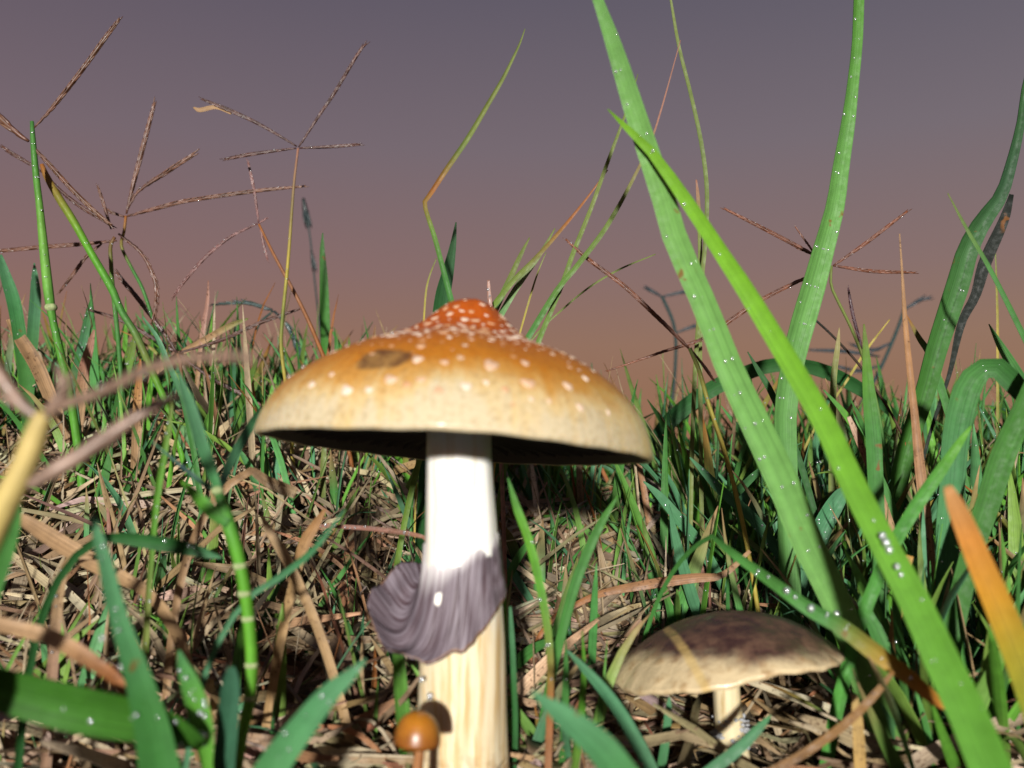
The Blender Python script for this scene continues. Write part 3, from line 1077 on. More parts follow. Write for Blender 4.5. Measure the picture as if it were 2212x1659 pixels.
blade('short brown upright blade tip beside the wispy curved blade', [(1504, 388, 3), (1508, 430, 8), (1512, 530, 9), (1512, 640, 9)], .215, [PINK, OLIVE, OLIVE], roll=8)
blade('upright green blade beside the brown straw column', [(1866, 700, 3), (1870, 760, 14), (1876, 850, 26), (1885, 940, 32), (1890, 1040, 32)], .18, [OLIVE, (.09, .24, .03), GRN, GRN], roll=20)
blade('small dark pointed blade under the lime blade', [(1615, 760, 2), (1638, 800, 10), (1661, 838, 13), (1690, 900, 14)], .20, [DARK, (.03, .11, .025)], roll=10)
blade('pale olive upright blade between the two crossing blades', [(1813, 708, 2), (1809, 750, 10), (1801, 815, 13), (1798, 929, 14)], .205, [(.33, .27, .12), OLIVE, OLIVE], roll=10)
blade('green blade slanting right with a cream dead tip beside it', [(1779, 842, 3), (1828, 898, 14), (1860, 950, 18), (1890, 1010, 18)], .19, [GRN, LIME, GRN], roll=10)
blade('cream and rust dead blade tip among the right-hand grass', [(1833, 900, 8), (1850, 940, 14), (1870, 989, 14), (1895, 1050, 14)], .185, [(.5, .36, .25), (.34, .16, .09), TAN], roll=10, mat=M['straw'], cat='dead blade')
blade('slender green blade with tip beside the brown straw column', [(1958, 680, 2), (1985, 730, 11), (2006, 762, 14), (2030, 830, 16)], .215, [RUST, GRN, GRN], roll=12)
blade('green blade with pointed tip right of the folded-over blade', [(2136, 700, 2), (2160, 745, 15), (2184, 785, 21), (2230, 860, 24)], .19, [GRN, GRN, DARK], roll=12)
blade('tall brown straw column, thin at the top, standing right of the lime blade', [(1943, 505, 2), (1949, 600, 5), (1955, 700, 10), (1966, 815, 13), (1976, 910, 16), (1983, 985, 20), (1994, 1080, 24), (2002, 1170, 26)], .175,
      [TAN, (.38, .20, .09), (.34, .18, .09), (.36, .22, .12)], roll=14, fold=.5, mat=M['straw'], cat='dead blade')
blade('hair-thin olive blade standing at the right edge', [(2150, 540, 2), (2153, 620, 4), (2155, 700, 5), (2155, 960, 6)], .23, [OLIVE, YEL, OLIVE], roll=5)
blade('thin yellow blade leaning right across the sky gap', [(1922, 690, 2), (1873, 754, 5), (1824, 830, 5), (1786, 883, 5)], .24, [YEL, (.30, .27, .06)], roll=5)

# --- middle: the kinked blade and the fan of thin blades behind the orange cap
blade('kinked thin blade broken sharply at a reddish joint above the cap', [(1134, 62, 1.5), (1124, 91, 4), (1105, 132, 6), (1086, 170, 8), (1050, 232, 10), (1010, 299, 11), (960, 372, 11), (928, 421, 10), (917, 436, 10), (920, 455, 9), (938, 511, 10), (955, 575, 11), (968, 625, 12), (985, 690, 12)],
      .185, [OLIVE, (.16, .20, .05), (.16, .19, .045), (.15, .2, .05), RUST, (.12, .22, .04), GRN, GRN], roll=6, fold=.5, n=46)
blade('dark green pointed blade just behind the kinked blade', [(985, 480, 2), (978, 530, 13), (966, 590, 25), (955, 640, 32), (945, 720, 34)], .21, [(.05, .11, .05), (.03, .10, .035), DARK], roll=25)
blade('hair-thin straw beside the kinked blade', [(943, 558, 2), (930, 590, 3), (921, 625, 4), (915, 700, 4)], .22, [OLIVE, YEL], roll=0)
blade('small pink dewy shoot poking up behind the cap', [(1055, 605, 5), (1057, 640, 9), (1062, 690, 9)], .19, [PINK, PINK], roll=0, mat=M['spike'], dew=8)
FAN = 'fan of thin blades behind the cap'
blade('short olive blade lowest of the fan behind the cap', [(1144, 513, 2), (1125, 550, 9), (1101, 602, 12), (1060, 690, 14)], .20, [OLIVE, OLIVE, GRN], roll=8, group=FAN)
blade('orange-tipped thin blade arching right from behind the cap', [(1313, 367, 2), (1256, 443, 5), (1196, 515, 8), (1150, 565, 10), (1110, 605, 11), (1050, 680, 12)], .195, [(.33, .14, .06), RUST, OLIVE, (.13, .22, .03)], roll=8, group=FAN)
blade('pale short blade crossing the orange-tipped one', [(1199, 493, 2), (1169, 545, 9), (1116, 621, 13), (1070, 700, 14)], .20, [OLIVE, (.20, .25, .10), PALE], roll=8, group=FAN)
blade('longest upright blade of the fan, reaching behind the broad blade', [(1378, 160, 1.5), (1351, 246, 5), (1309, 360, 8), (1275, 454, 9), (1237, 549, 10), (1214, 614, 10), (1170, 720, 11)], .19, [OLIVE, OLIVE, (.12, .21, .04)], roll=8, group=FAN)
blade('long blade of the fan with a pinkish hair tip by the wispy blade', [(1470, 87, 1.5), (1415, 280, 4), (1385, 352, 6), (1313, 485, 10), (1245, 576, 11), (1207, 621, 12), (1140, 730, 13)], .188, [PINK, PINK, OLIVE, (.12, .21, .04), GRN], roll=8, group=FAN)
blade('hair-thin upright blade in the middle of the fan', [(1180, 545, 1.5), (1165, 580, 3), (1150, 625, 4), (1120, 730, 4)], .21, [OLIVE, YEL], roll=0, group=FAN)
blade('fine straw leaning right out of the fan', [(1416, 549, 2), (1336, 583, 4), (1267, 625, 4), (1190, 690, 4)], .21, [OLIVE, OLIVE], roll=0, group=FAN)

# --- seed stalks
stalk('brown seed spike on a yellow-green stem between fan and broad blade', W3([(1490, 752), (1510, 800), (1530, 870), (1560, 960)], 9, 10), [W3([(1488, 752), (1430, 695), (1351, 621), (1267, 557), (1222, 517)], 9, 11, 10, 5), W3([(1494, 756), (1520, 790), (1542, 822)], 5, 8, 4)], .19, (OLIVE, YEL), (BRN, RUST), dewy=4)
stalk('brown four-armed seed head beside the tall folded blade', W3([(1796, 574), (1795, 615), (1805, 640), (1839, 709), (1869, 785), (1892, 864), (1911, 966)], 6, 7, 8),
      [W3([(1760, 550), (1748, 545), (1669, 504), (1565, 451)], 8, 11, 6), W3([(1762, 555), (1752, 538), (1718, 490)], 4, 5, 3), W3([(1800, 574), (1870, 525), (1960, 456)], 6, 9, 6), W3([(1800, 574), (1880, 585), (1977, 589)], 6, 9, 5),
       W3([(1770, 590), (1729, 606), (1650, 645), (1597, 679), (1525, 728), (1426, 762), (1310, 802)], 7, 10, 10, 8, 4)], .205, (OLIVE, OLIVE, GRN), (BRN, RUST))
stalk('dark purple upright seed spike in the right-hand grass', W3([(1862, 754), (1880, 830), (1890, 900)], 5, 6), [W3([(1862, 754), (1843, 682), (1832, 622)], 7, 8, 4)], .22, (OLIVE, GRN), ((.07, .03, .03), (.11, .05, .05)))
stalk('blackish thin stem slanting down to the arched blade', W3([(1758, 688), (1805, 732), (1862, 796), (1919, 883)], 5, 6), [W3([(1805, 732), (1780, 708), (1756, 686)], 6, 5, 3)], .23, (BLK, DKB), (BLK, DKB))
FAR = 'seed stalks beyond the bank, painted dim blue-green as unlit'  # their unlit dusk look is put into the dark blue-green colour
stalk('dim-painted forked seed stalk seen through the gap left of the lime blade', W3([(1430, 640), (1455, 700), (1460, 760), (1450, 900)], 7, 7), [W3([(1432, 642), (1410, 630), (1398, 624)], 6, 9, 4), W3([(1434, 640), (1470, 632), (1480, 632)], 6, 8, 4), W3([(1458, 720), (1490, 708), (1530, 700)], 5, 9, 4)], .42, (TEAL, TEAL), (TEAL, (.03, .06, .05)), group=FAR)
stalk('dim-painted zigzag seed stalk behind the tall brown straw column', W3([(1955, 665), (1935, 720), (1900, 800), (1850, 900), (1845, 990)], 7, 8), [W3([(1955, 668), (1985, 650), (2005, 645)], 7, 10, 6), W3([(1925, 740), (1890, 755), (1840, 745)], 6, 10, 6), W3([(1900, 790), (1860, 800), (1800, 790)], 6, 9, 5), W3([(1900, 770), (1830, 760), (1750, 756)], 6, 9, 5)], .42, (TEAL, TEAL), (TEAL, (.03, .05, .05)), group=FAR)
stalk('dim-painted drooping seed stalk with hanging dark buds left of the cap', W3([(655, 432), (668, 500), (678, 590), (690, 700)], 3, 4), [W3([(655, 428), (659, 450), (664, 474)], 9, 17, 6), W3([(672, 540), (675, 556), (678, 575)], 6, 12, 5)], .40, (TEAL, TEAL), ((.012, .03, .02), TEAL), group=FAR)
stalk('blue-green beaded spike curling down to the left side of the cap', W3([(590, 672), (560, 700), (540, 760), (535, 830)], 5, 6), [W3([(588, 670), (540, 656), (500, 655), (455, 659)], 10, 10, 4), W3([(592, 672), (618, 700), (640, 745), (654, 792)], 8, 12, 16, 10)], .30, (TEAL, DARK), ((.02, .07, .055), (.04, .11, .05)), beads=.8)

stalk('pale thin stalk with four brown arms at its top, left of the cap', W3([(644, 320), (636, 386), (630, 460), (625, 530), (620, 590), (610, 690), (607, 740), (610, 777), (616, 820)], 5, 7, 8, 8),
      [W3([(645, 318), (689, 250), (720, 204), (780, 106), (793, 94)], 5, 8, 8, 4), W3([(641, 316), (568, 273), (504, 242), (436, 214)], 5, 8, 9, 5), W3([(640, 320), (545, 333), (486, 344)], 5, 9, 6), W3([(647, 320), (710, 317), (777, 312)], 5, 8, 6)],
      .238, (PINK, (.22, .17, .07), YEL, OLIVE, YEL), (DKB, (.20, .11, .065)), dewy=5, leaves=[([(418, 232, 3), (430, 238, 9), (466, 232, 8), (500, 246, 4)], .238, [TAN, TAN])])
stalk('brown seed head with a drooping left arm beside the pale stalk', W3([(559, 484), (591, 549), (636, 632), (665, 690), (697, 765)], 5, 8, 9),
      [W3([(559, 482), (549, 413), (536, 350)], 5, 7, 5), W3([(556, 483), (500, 511), (447, 553), (400, 606), (374, 642)], 5, 8, 8, 5), W3([(561, 488), (568, 520), (578, 562)], 4, 7, 4), W3([(560, 482), (575, 472)], 5, 3)], .245, (RUST, (.26, .12, .06), RUST), ((.24, .13, .09), (.30, .18, .12)))
stalk('thick green stalk with a beaded dewy arm, at the left edge', [(69, 262, 8), (72, 310, 12), (78, 380, 14), (85, 440, 15), (92, 510, 18), (98, 570, 20), (106, 640, 21), (114, 690, 16), (125, 739, 17), (142, 811, 18)],
      [W3([(74, 276), (110, 236), (170, 160), (230, 78), (259, 40)], 5, 10, 11, 10, 5), W3([(62, 305), (48, 296), (25, 277), (-20, 236)], 9, 15, 18, 16), W3([(70, 316), (100, 348), (150, 403), (200, 452), (240, 486)], 8, 11, 11, 10, 6)],
      .222, (GRN, (.08, .25, .04), (.14, .33, .05), (.15, .36, .06), (.07, .24, .03), (.09, .28, .03)), (BRN, (.18, .12, .04)), nodes=[(110, 664, 26)], dewy=30)
stalk('green stalk with orange-brown collar leaning right, at the left edge', [(90, 355, 9), (96, 372, 13), (125, 424, 17), (160, 480, 17), (193, 540, 16), (242, 625, 17), (262, 672, 15), (292, 720, 16), (326, 796, 16), (350, 850, 15)],
      [W3([(92, 372), (60, 352), (30, 334), (4, 316)], 6, 9, 9, 5), W3([(100, 380), (135, 415), (175, 446), (215, 470), (245, 490)], 6, 9, 10, 9, 5)], .228, (RUST, (.20, .20, .03), LIME, (.09, .29, .03), GRN, OLIVE, (.09, .29, .02)), (DKB, BRN), dewy=6)
stalk('upright pair of seed arms with a long arm reaching right to the pale stalk', W3([(272, 466), (268, 500), (262, 530), (285, 580), (308, 624), (335, 705)], 6, 7, 8),
      [W3([(273, 462), (290, 390), (312, 305), (334, 221)], 7, 11, 11, 7), W3([(277, 450), (296, 417), (350, 378), (419, 333)], 6, 8, 11, 9), W3([(272, 468), (330, 452), (398, 435), (549, 413), (660, 402)], 6, 10, 10, 9, 5), W3([(268, 468), (245, 460), (228, 450)], 6, 8, 4)], .245, (RUST, GRN, GRN), (BRN, (.27, .19, .10)), dewy=4)
stalk('brown seed head whose arms trail left to the edge and curl down', W3([(248, 512), (239, 530), (240, 570), (242, 606), (252, 700)], 7, 9, 10),
      [W3([(252, 520), (180, 527), (90, 534), (-10, 543)], 6, 10, 10, 9), W3([(256, 505), (303, 545), (329, 591), (337, 625), (335, 670), (326, 700)], 7, 9, 11, 10, 6), W3([(222, 524), (190, 552), (160, 590), (128, 632)], 6, 8, 8, 4), W3([(240, 495), (225, 445), (211, 402)], 6, 8, 4)], .238, (BRN, (.09, .20, .03), GRN), (BRN, (.22, .13, .06)), dewy=4)
stalk('twisted brown seed arm running down behind the blurred stalk', W3([(384, 764), (390, 790), (395, 850)], 7, 8), [W3([(382, 762), (360, 728), (303, 652), (268, 610), (252, 588)], 7, 11, 11, 7), W3([(384, 764), (454, 815), (520, 850), (570, 878)], 6, 9, 9, 4), W3([(380, 760), (333, 732), (265, 694), (186, 667)], 6, 9, 9, 4),
       W3([(388, 762), (473, 736), (560, 698), (648, 667)], 6, 9, 9, 5)], .245, (BRN, BRN), (DKB, (.21, .11, .05)))

# the near, blurred seed head at the lower left
stalk('near blurred straw-yellow stalk with splayed tan arms', [(98, 892, 34), (87, 913, 44), (70, 960, 52), (49, 1012, 54), (20, 1070, 58), (-10, 1130, 62)],
      [W3([(100, 895), (132, 876), (212, 849), (303, 804), (398, 777), (473, 770), (548, 773)], 18, 24, 24, 22, 20, 20), W3([(92, 905), (57, 883), (20, 840), (-20, 780)], 22, 30, 32, 30), W3([(100, 890), (120, 868), (134, 840), (128, 808)], 18, 24, 20, 12),
       W3([(62, 1050), (110, 1020), (170, 985), (265, 921), (341, 876), (380, 863)], 22, 38, 38, 30, 18, 8)], .090, (CREAM, CREAM, (.62, .48, .16)), ((.38, .30, .16), (.50, .38, .22)), sd=[(.090, .068), .090, .090, (.088, .090)], solid=.42, beads=1.6)

# --- green stalk with opposite leaves in the left foreground
stalk('jointed green runner with opposite blue-green leaves, left foreground', [(470, 1058, 18), (479, 1085, 26), (490, 1120, 30), (507, 1175, 30), (518, 1217, 27), (530, 1285, 27), (537, 1340, 27), (543, 1420, 27), (540, 1508, 26), (525, 1579, 24), (511, 1665, 24)], [], .128,
      ((.07, .22, .05), (.10, .32, .03), (.11, .35, .025), (.12, .36, .03), (.13, .35, .03), (.14, .33, .03)), name='grass_runner', cat='grass runner', nodes=[(470, 1060, 27), (518, 1222, 31), (528, 1282, 31), (536, 1336, 30), (543, 1436, 30), (540, 1508, 29)],
      leaves=[([(384, 800, 3), (395, 835, 14), (409, 872, 22), (435, 959, 27), (455, 1015, 24), (472, 1060, 15)], .128, [BLUE, BLUE, (.06, .23, .07)], 18), ([(566, 878, 3), (545, 913, 16), (504, 985, 19), (484, 1030, 16), (472, 1060, 11)], (.158, .130), [(.06, .22, .07), BLUE, BLUE], 15),
              ([(392, 1040, 5), (428, 1076, 24), (460, 1108, 27), (492, 1132, 20)], .127, [LIME, (.09, .30, .03), GRN], 15), ([(326, 952, 2), (398, 1012, 9), (440, 1045, 10), (470, 1060, 7)], .131, [BLUE, TEAL, BLUE], 8)])
# --- foreground blades, left
blade('near pale blue-green blade standing up at the lower left', [(200, 1115, 10), (207, 1145, 19), (227, 1217, 29), (249, 1313, 36), (277, 1402, 44), (302, 1483, 56), (327, 1579, 72), (343, 1668, 84)], .105, [(.10, .28, .13), (.085, .26, .11), (.07, .23, .08), (.05, .19, .04), (.05, .19, .04)], roll=15, dew=10)
blade('broad dark green leaf lying low across the bottom left corner', [(440, 1610, 12), (419, 1597, 34), (355, 1566, 66), (266, 1545, 86), (178, 1527, 92), (89, 1505, 90), (0, 1482, 84), (-60, 1470, 80)], (.112, .104, .100), [(.04, .14, .015), (.045, .16, .015), (.05, .17, .02), (.03, .11, .012)], roll=30, fold=.3, dew=5)
blade('dark green leaf lying flat across the straw, tip by the jointed runner', [(480, 1205, 3), (455, 1198, 14), (426, 1189, 24), (355, 1175, 30), (284, 1164, 26), (220, 1160, 16)], .132, [BLUE, DARK, (.03, .12, .03), DARK], roll=25, bend=1.2, dew=4)
blade('pale blurred blade slanting up from the bottom, left of the thick stem', [(790, 1424, 5), (755, 1458, 26), (710, 1498, 44), (657, 1562, 56), (604, 1633, 66), (572, 1680, 70)], .106, [(.10, .27, .13), (.08, .26, .10), (.075, .24, .08)], roll=14, dew=8)
blade('short lime blade hung with drops between runner and pale blade', [(386, 1405, 6), (394, 1435, 22), (408, 1473, 38), (430, 1544, 46), (440, 1600, 40), (446, 1650, 24)], .112, [(.07, .24, .08), (.09, .28, .03), (.10, .30, .03)], roll=12, dew=14)
blade('dim blue-green blade behind the jointed runner', [(500, 1440, 14), (497, 1475, 36), (490, 1562, 44), (480, 1670, 46)], .116, [(.04, .13, .07), (.035, .12, .06)], roll=20)
blade('green blade curving out of the left edge', [(30, 1040, 5), (30, 1080, 24), (22, 1130, 38), (8, 1190, 40), (-15, 1260, 40)], .11, [GRN, (.06, .20, .04), GRN], roll=15)
blade('tan blurred dead blade lying in from the left edge', [(-30, 1340, 26), (0, 1349, 30), (107, 1377, 34), (178, 1416, 34), (241, 1459, 26)], .108, [TAN, (.42, .26, .13), RUST], roll=12, mat=M['straw'], cat='dead blade', bend=1)
blade('thin upright yellow-green stem blade left of the jointed runner', [(372, 868, 6), (360, 948, 13), (341, 1061, 14), (334, 1120, 13), (329, 1180, 12), (321, 1277, 12), (316, 1366, 13), (312, 1435, 13)], .142, [OLIVE, (.10, .26, .03), (.10, .27, .03), OLIVE, (.20, .25, .05)], roll=5, fold=.6, dew=12)
blade('thin blue-green blade slanting behind the jointed runner', [(308, 684, 3), (340, 730, 9), (360, 777, 11), (394, 860, 12), (410, 930, 12)], .215, [BLUE, BLUE, GRN], roll=8)
blade('thin blue-green blade slanting to the jointed runner from behind the ring', [(745, 1100, 3), (675, 1189, 13), (604, 1246, 14), (550, 1280, 12)], .128, [BLUE, (.04, .17, .06), BLUE], roll=12, bend=1.0)
blade('wide green blade tip standing at the left edge', [(2, 550, 4), (10, 590, 20), (27, 645, 27), (38, 701, 27), (50, 790, 26)], .235, [BLUE, (.05, .20, .06), GRN], roll=15, dew=6)
blade('short pointed blue-green blade beside the thick stalk', [(74, 568, 2), (75, 600, 14), (76, 640, 22), (72, 700, 24), (66, 780, 22)], .25, [BLUE, BLUE, GRN], roll=15, dew=5)
blade('dewy green blade tip right of the thick stalk', [(199, 640, 2), (193, 670, 12), (186, 705, 17), (170, 777, 18), (150, 850, 18)], .245, [GRN, BLUE, GRN], roll=12, dew=14)
blade('flat green pointed blade standing left of the cap', [(697, 503, 2), (696, 540, 10), (699, 600, 17), (701, 680, 21), (704, 780, 20)], .27, [(.06, .15, .045), (.05, .17, .03), (.055, .19, .03)], roll=12)
blade('short yellow-green dewy blade in the left grass', [(290, 728, 4), (283, 755, 18), (273, 795, 22), (262, 850, 22)], .24, [OLIVE, (.12, .25, .04), GRN], roll=14, dew=16)
blade('pink dead blade standing up left of the blue-green beaded spike', [(450, 606, 2), (448, 650, 7), (440, 700, 9), (434, 740, 9), (428, 800, 9)], .25, [PINK, (.40, .22, .17), TAN], roll=8, mat=M['straw'], cat='dead blade')
blade('tan dead blade leaning right above the blurred arm', [(536, 688, 3), (500, 702, 12), (440, 735, 14), (388, 764, 12)], .25, [OLIVE, TAN, TAN], roll=10, mat=M['straw'], cat='dead blade')
blade('rust spotted dead blade standing in the left straw', [(203, 712, 4), (195, 745, 15), (183, 790, 22), (174, 855, 24)], .235, [(.36, .19, .13), PINK, TAN], roll=12, mat=M['straw'], cat='dead blade')
blade('orange-tan dead blade standing in the left straw', [(303, 775, 3), (301, 810, 12), (297, 860, 17), (294, 935, 18)], .225, [RUST, (.42, .22, .08), TAN], roll=12, mat=M['straw'], cat='dead blade')
blade('brown dead leaf leaning behind the near blurred stalk', [(18, 690, 10), (45, 735, 26), (76, 785, 30), (104, 848, 28)], .235, [TAN, (.26, .15, .07), TAN], roll=15, mat=M['straw'], cat='dead blade')
blade('broad speckled dead leaf sloping across the left straw', [(30, 1112, 14), (60, 1130, 28), (124, 1171, 36), (206, 1220, 34), (305, 1270, 24)], .145, [TAN, (.42, .26, .13), (.40, .25, .12)], roll=20, mat=M['straw'], cat='dead blade', bend=1)
blade('arched narrow dead leaf hanging down the left straw', [(200, 1205, 8), (165, 1202, 14), (142, 1222, 18), (127, 1280, 21), (121, 1340, 22), (114, 1430, 22)], .142, [TAN, (.38, .25, .13), (.36, .22, .14)], roll=14, mat=M['straw'], cat='dead blade', dew=6)
blade('spotted dead blade, left arm of a pale V behind the ring', [(565, 1112, 4), (580, 1145, 16), (611, 1195, 22), (640, 1250, 20)], .150, [(.45, .31, .18), (.42, .27, .13)], roll=12, mat=M['straw'], cat='dead blade')
blade('spotted dead blade, right arm of a pale V behind the ring', [(702, 1100, 6), (680, 1135, 20), (657, 1175, 24), (636, 1250, 20)], .152, [(.36, .18, .07), (.40, .25, .11)], roll=12, mat=M['straw'], cat='dead blade')
blade('thick chewed piece of dead leaf left of the cap edge', [(640, 1065, 24), (600, 1050, 26), (570, 1035, 22), (545, 1015, 16)], .160, [(.50, .36, .20), (.45, .30, .15), TAN], roll=10, mat=M['straw'], cat='dead blade', bend=1)

# --- foreground blades, centre and right
blade('thin green blade turning rust red, right of the thick stem', [(1097, 1032, 3), (1117, 1100, 17), (1140, 1161, 18), (1161, 1242, 18), (1178, 1329, 17), (1188, 1420, 15), (1188, 1521, 15), (1184, 1640, 15)], .140, [GRN, LIME, (.10, .30, .03), (.15, .22, .04), RUST, (.28, .13, .06)], roll=10, dew=6)
blade('dark green blade leaning right behind the rust-red one', [(1335, 1070, 4), (1296, 1134, 18), (1265, 1201, 21), (1242, 1262, 22), (1218, 1349, 20), (1199, 1425, 18)], .152, [(.06, .20, .03), GRN, (.05, .19, .03)], roll=12)
blade('narrow dark blade close along the right side of the thick stem', [(1102, 1310, 5), (1105, 1370, 11), (1109, 1450, 12), (1113, 1572, 12), (1110, 1670, 12)], .146, [BLUE, (.03, .13, .03), DARK], roll=10)
blade('near blurred pale blade at the bottom between the two stems', [(1150, 1494, 5), (1175, 1516, 24), (1218, 1548, 46), (1296, 1616, 66), (1345, 1680, 72)], .102, [(.09, .26, .12), (.08, .25, .10), (.06, .21, .06)], roll=14)
blade('blue-green blade slanting in front of the dark cap, left side', [(1225, 1405, 4), (1257, 1439, 16), (1300, 1487, 24), (1342, 1544, 28), (1385, 1620, 30)], .138, [BLUE, (.06, .20, .09), BLUE], roll=12)
blade('small green blade upright before the dark hollow under the small cap', [(1446, 1505, 3), (1444, 1530, 14), (1439, 1587, 18), (1428, 1660, 20)], .150, [BLUE, (.05, .18, .06)], roll=10)
blade('green blade crossing in front of the thin cream stem', [(1665, 1545, 4), (1640, 1572, 18), (1598, 1615, 24), (1527, 1670, 26)], .135, [(.05, .20, .07), BLUE, BLUE], roll=12)
blade('blue-green blade ending above the dark cap', [(1390, 1040, 3), (1426, 1073, 18), (1472, 1129, 24), (1510, 1175, 25), (1560, 1262, 24), (1590, 1320, 22)], .205, [BLUE, (.06, .20, .08), BLUE], roll=12, dew=10)
blade('blue-green blade running parallel above it to the broad pale blade', [(1490, 988, 3), (1520, 1020, 14), (1559, 1061, 21), (1616, 1110, 24), (1654, 1156, 24), (1700, 1220, 22)], .200, [BLUE, (.06, .20, .08), BLUE], roll=12, dew=8)
blade('short wide blue-green blade between the broad pair', [(1830, 1050, 6), (1815, 1070, 30), (1786, 1118, 40), (1755, 1185, 42)], .195, [BLUE, (.06, .21, .09), BLUE], roll=16, dew=12)
blade('yellow-brown straw standing under the lime blade', [(1965, 1200, 16), (1950, 1250, 24), (1938, 1320, 24), (1934, 1345, 20)], .158, [(.46, .26, .06), (.40, .24, .07)], roll=8, mat=M['straw'], cat='dead blade')
blade('yellow-brown straw standing below the fallen orange-tipped blade', [(1846, 1500, 12), (1852, 1560, 22), (1857, 1640, 24), (1858, 1690, 24)], .135, [(.42, .28, .10), (.42, .26, .08)], roll=8, mat=M['straw'], cat='dead blade')
blade('dim orange-brown straw slanting up through the lower right', [(1930, 1450, 8), (1890, 1500, 16), (1830, 1560, 18), (1740, 1625, 18), (1640, 1680, 18)], .128, [(.24, .12, .03), (.20, .10, .03)], roll=8, mat=M['straw'], cat='dead blade')
blade('horizontal reddish straw lying behind the thick stem', [(650, 1135, 4), (720, 1137, 8), (800, 1142, 10), (880, 1152, 10), (915, 1160, 8)], .165, [PINK, (.22, .09, .06), (.24, .11, .06)], ground=True, roll=5, mat=M['straw'], cat='dead blade', dew=14, bend=1.4)
blade('long rusty straw lying across above the dark cap', [(1620, 1190, 8), (1560, 1242, 14), (1500, 1248, 20), (1400, 1262, 20), (1290, 1285, 14), (1200, 1330, 10)], .178, [TAN, (.30, .15, .07), (.28, .14, .06), RUST], roll=12, mat=M['straw'], cat='dead blade', bend=1.2)

# ------------------------------------------------------------------ thatch and grass in bulk; the largest pieces are objects of their own
def in_keep(x, y, top):
    """true where a loose blade would stand in a mushroom or in front of one"""
    if (x - root1.x) ** 2 + (y - root1.y) ** 2 < .0085 ** 2: return True
    if (x - root2.x) ** 2 + (y - root2.y) ** 2 < .005 ** 2: return True
    if y < root1.y + .004 and abs(x - root1.x) < .035: return True
    if y < root2.y + .028 and abs(x - root2.x) < .022 and top > G(x, y) + .011: return True
    if y < .20 and abs(x - root1.x) < .036 and top > .046: return True
    return False


br = random.Random(77)
SEEDS = []                        # (projected size, mesh args, kind)


def add_piece(kind, W, wd, S, N, cols, fold, thick, curl, k=3):
    a = 0.0
    vis = 0
    pr = [proj(p) for p in W]
    for i in range(len(W) - 1):
        if pr[i] and pr[i + 1] and -40 < pr[i][0] < 2250 and 0 < pr[i][1] < 1680:
            a += math.hypot(pr[i + 1][0] - pr[i][0], pr[i + 1][1] - pr[i][1]) * wd[i] / pr[i][2] * FPX
            vis += 1
    SEEDS.append((a, kind, (W, wd, S, N, cols, fold, thick, k, curl, br.random() * 7)))


GREENS = [GRN, GRN, BLUE, BLUE, (.065, .22, .055), (.045, .15, .03), (.10, .28, .03), (.09, .25, .09), (.15, .26, .045), (.11, .28, .045), (.13, .26, .05)]
STRAWS = [(.38, .285, .17), (.42, .325, .20), (.33, .24, .14), (.36, .25, .125), (.26, .18, .10), (.45, .36, .24), (.32, .17, .085), (.40, .31, .21), (.19, .125, .075)]


def straw(x, y, ln, w, off, az, pitch):
    nseg = 7
    dx, dy = math.cos(az), math.sin(az)
    bend = br.gauss(0, .5)
    W, wd, C = [], [], []
    c = br.choice(STRAWS)
    f = br.uniform(.75, 1.45)
    c = tuple(q * f for q in c)
    c2 = tuple(q * br.uniform(.7, 1.1) for q in c)
    arch = br.uniform(-.002, .004)
    for i in range(nseg):
        t = i / (nseg - 1)
        s = (t - .5) * ln
        px_ = x + dx * s - dy * bend * s * s * 12
        py_ = y + dy * s + dx * bend * s * s * 12
        z = G(px_, py_) + off + math.sin(t * math.pi) * arch + (t - .5) * ln * pitch
        W.append(Vector((px_, py_, z)))
        wd.append(w * (1 - .75 * abs(2 * t - 1) ** 3))
        C.append(mixc([c, c2], t))
    S, N = [], []
    rl = br.gauss(0, .45)
    tw = br.gauss(0, .4)
    for i in range(nseg):
        t = (W[min(nseg - 1, i + 1)] - W[max(0, i - 1)]).normalized()
        s = t.cross(Vector((0, -.86, .5))).normalized()
        m = s.cross(t).normalized()
        a = rl + tw * i / nseg
        S.append(s * math.cos(a) + m * math.sin(a)); N.append(m * math.cos(a) - s * math.sin(a))
    return W, wd, S, N, C


def tuft_blade(x, y, ln, w, lean, az, bendv, cols, twist):
    nseg = 9
    dx, dy = math.cos(az), math.sin(az)
    W, wd, C = [], [], []
    z0 = G(x, y) - .002
    p = Vector((x, y, z0))
    ang = lean
    st = ln / (nseg - 1)
    for i in range(nseg):
        t = i / (nseg - 1)
        W.append(p.copy())
        wd.append(w * (.75 + .5 * t - 1.2 * t ** 3 if t > .0 else .75) if t < .93 else w * .04)
        C.append(mixc(cols, t))
        d = Vector((dx * math.sin(ang), dy * math.sin(ang), math.cos(ang)))
        p = p + d * st
        ang += bendv / nseg * (.4 + 1.2 * t)
    a0 = br.uniform(0, math.pi)
    S, N = [], []
    for i in range(nseg):
        t = (W[min(nseg - 1, i + 1)] - W[max(0, i - 1)]).normalized()
        ref = Vector((math.cos(a0), math.sin(a0), 0))
        s = (ref - t * ref.dot(t))
        s = s.normalized() if s.length > 1e-4 else Vector((1, 0, 0))
        m = s.cross(t).normalized()
        a = twist * i / nseg
        S.append(s * math.cos(a) + m * math.sin(a)); N.append(m * math.cos(a) - s * math.sin(a))
    return W, wd, S, N, C


def xr(y):
    return .56 * y + .045


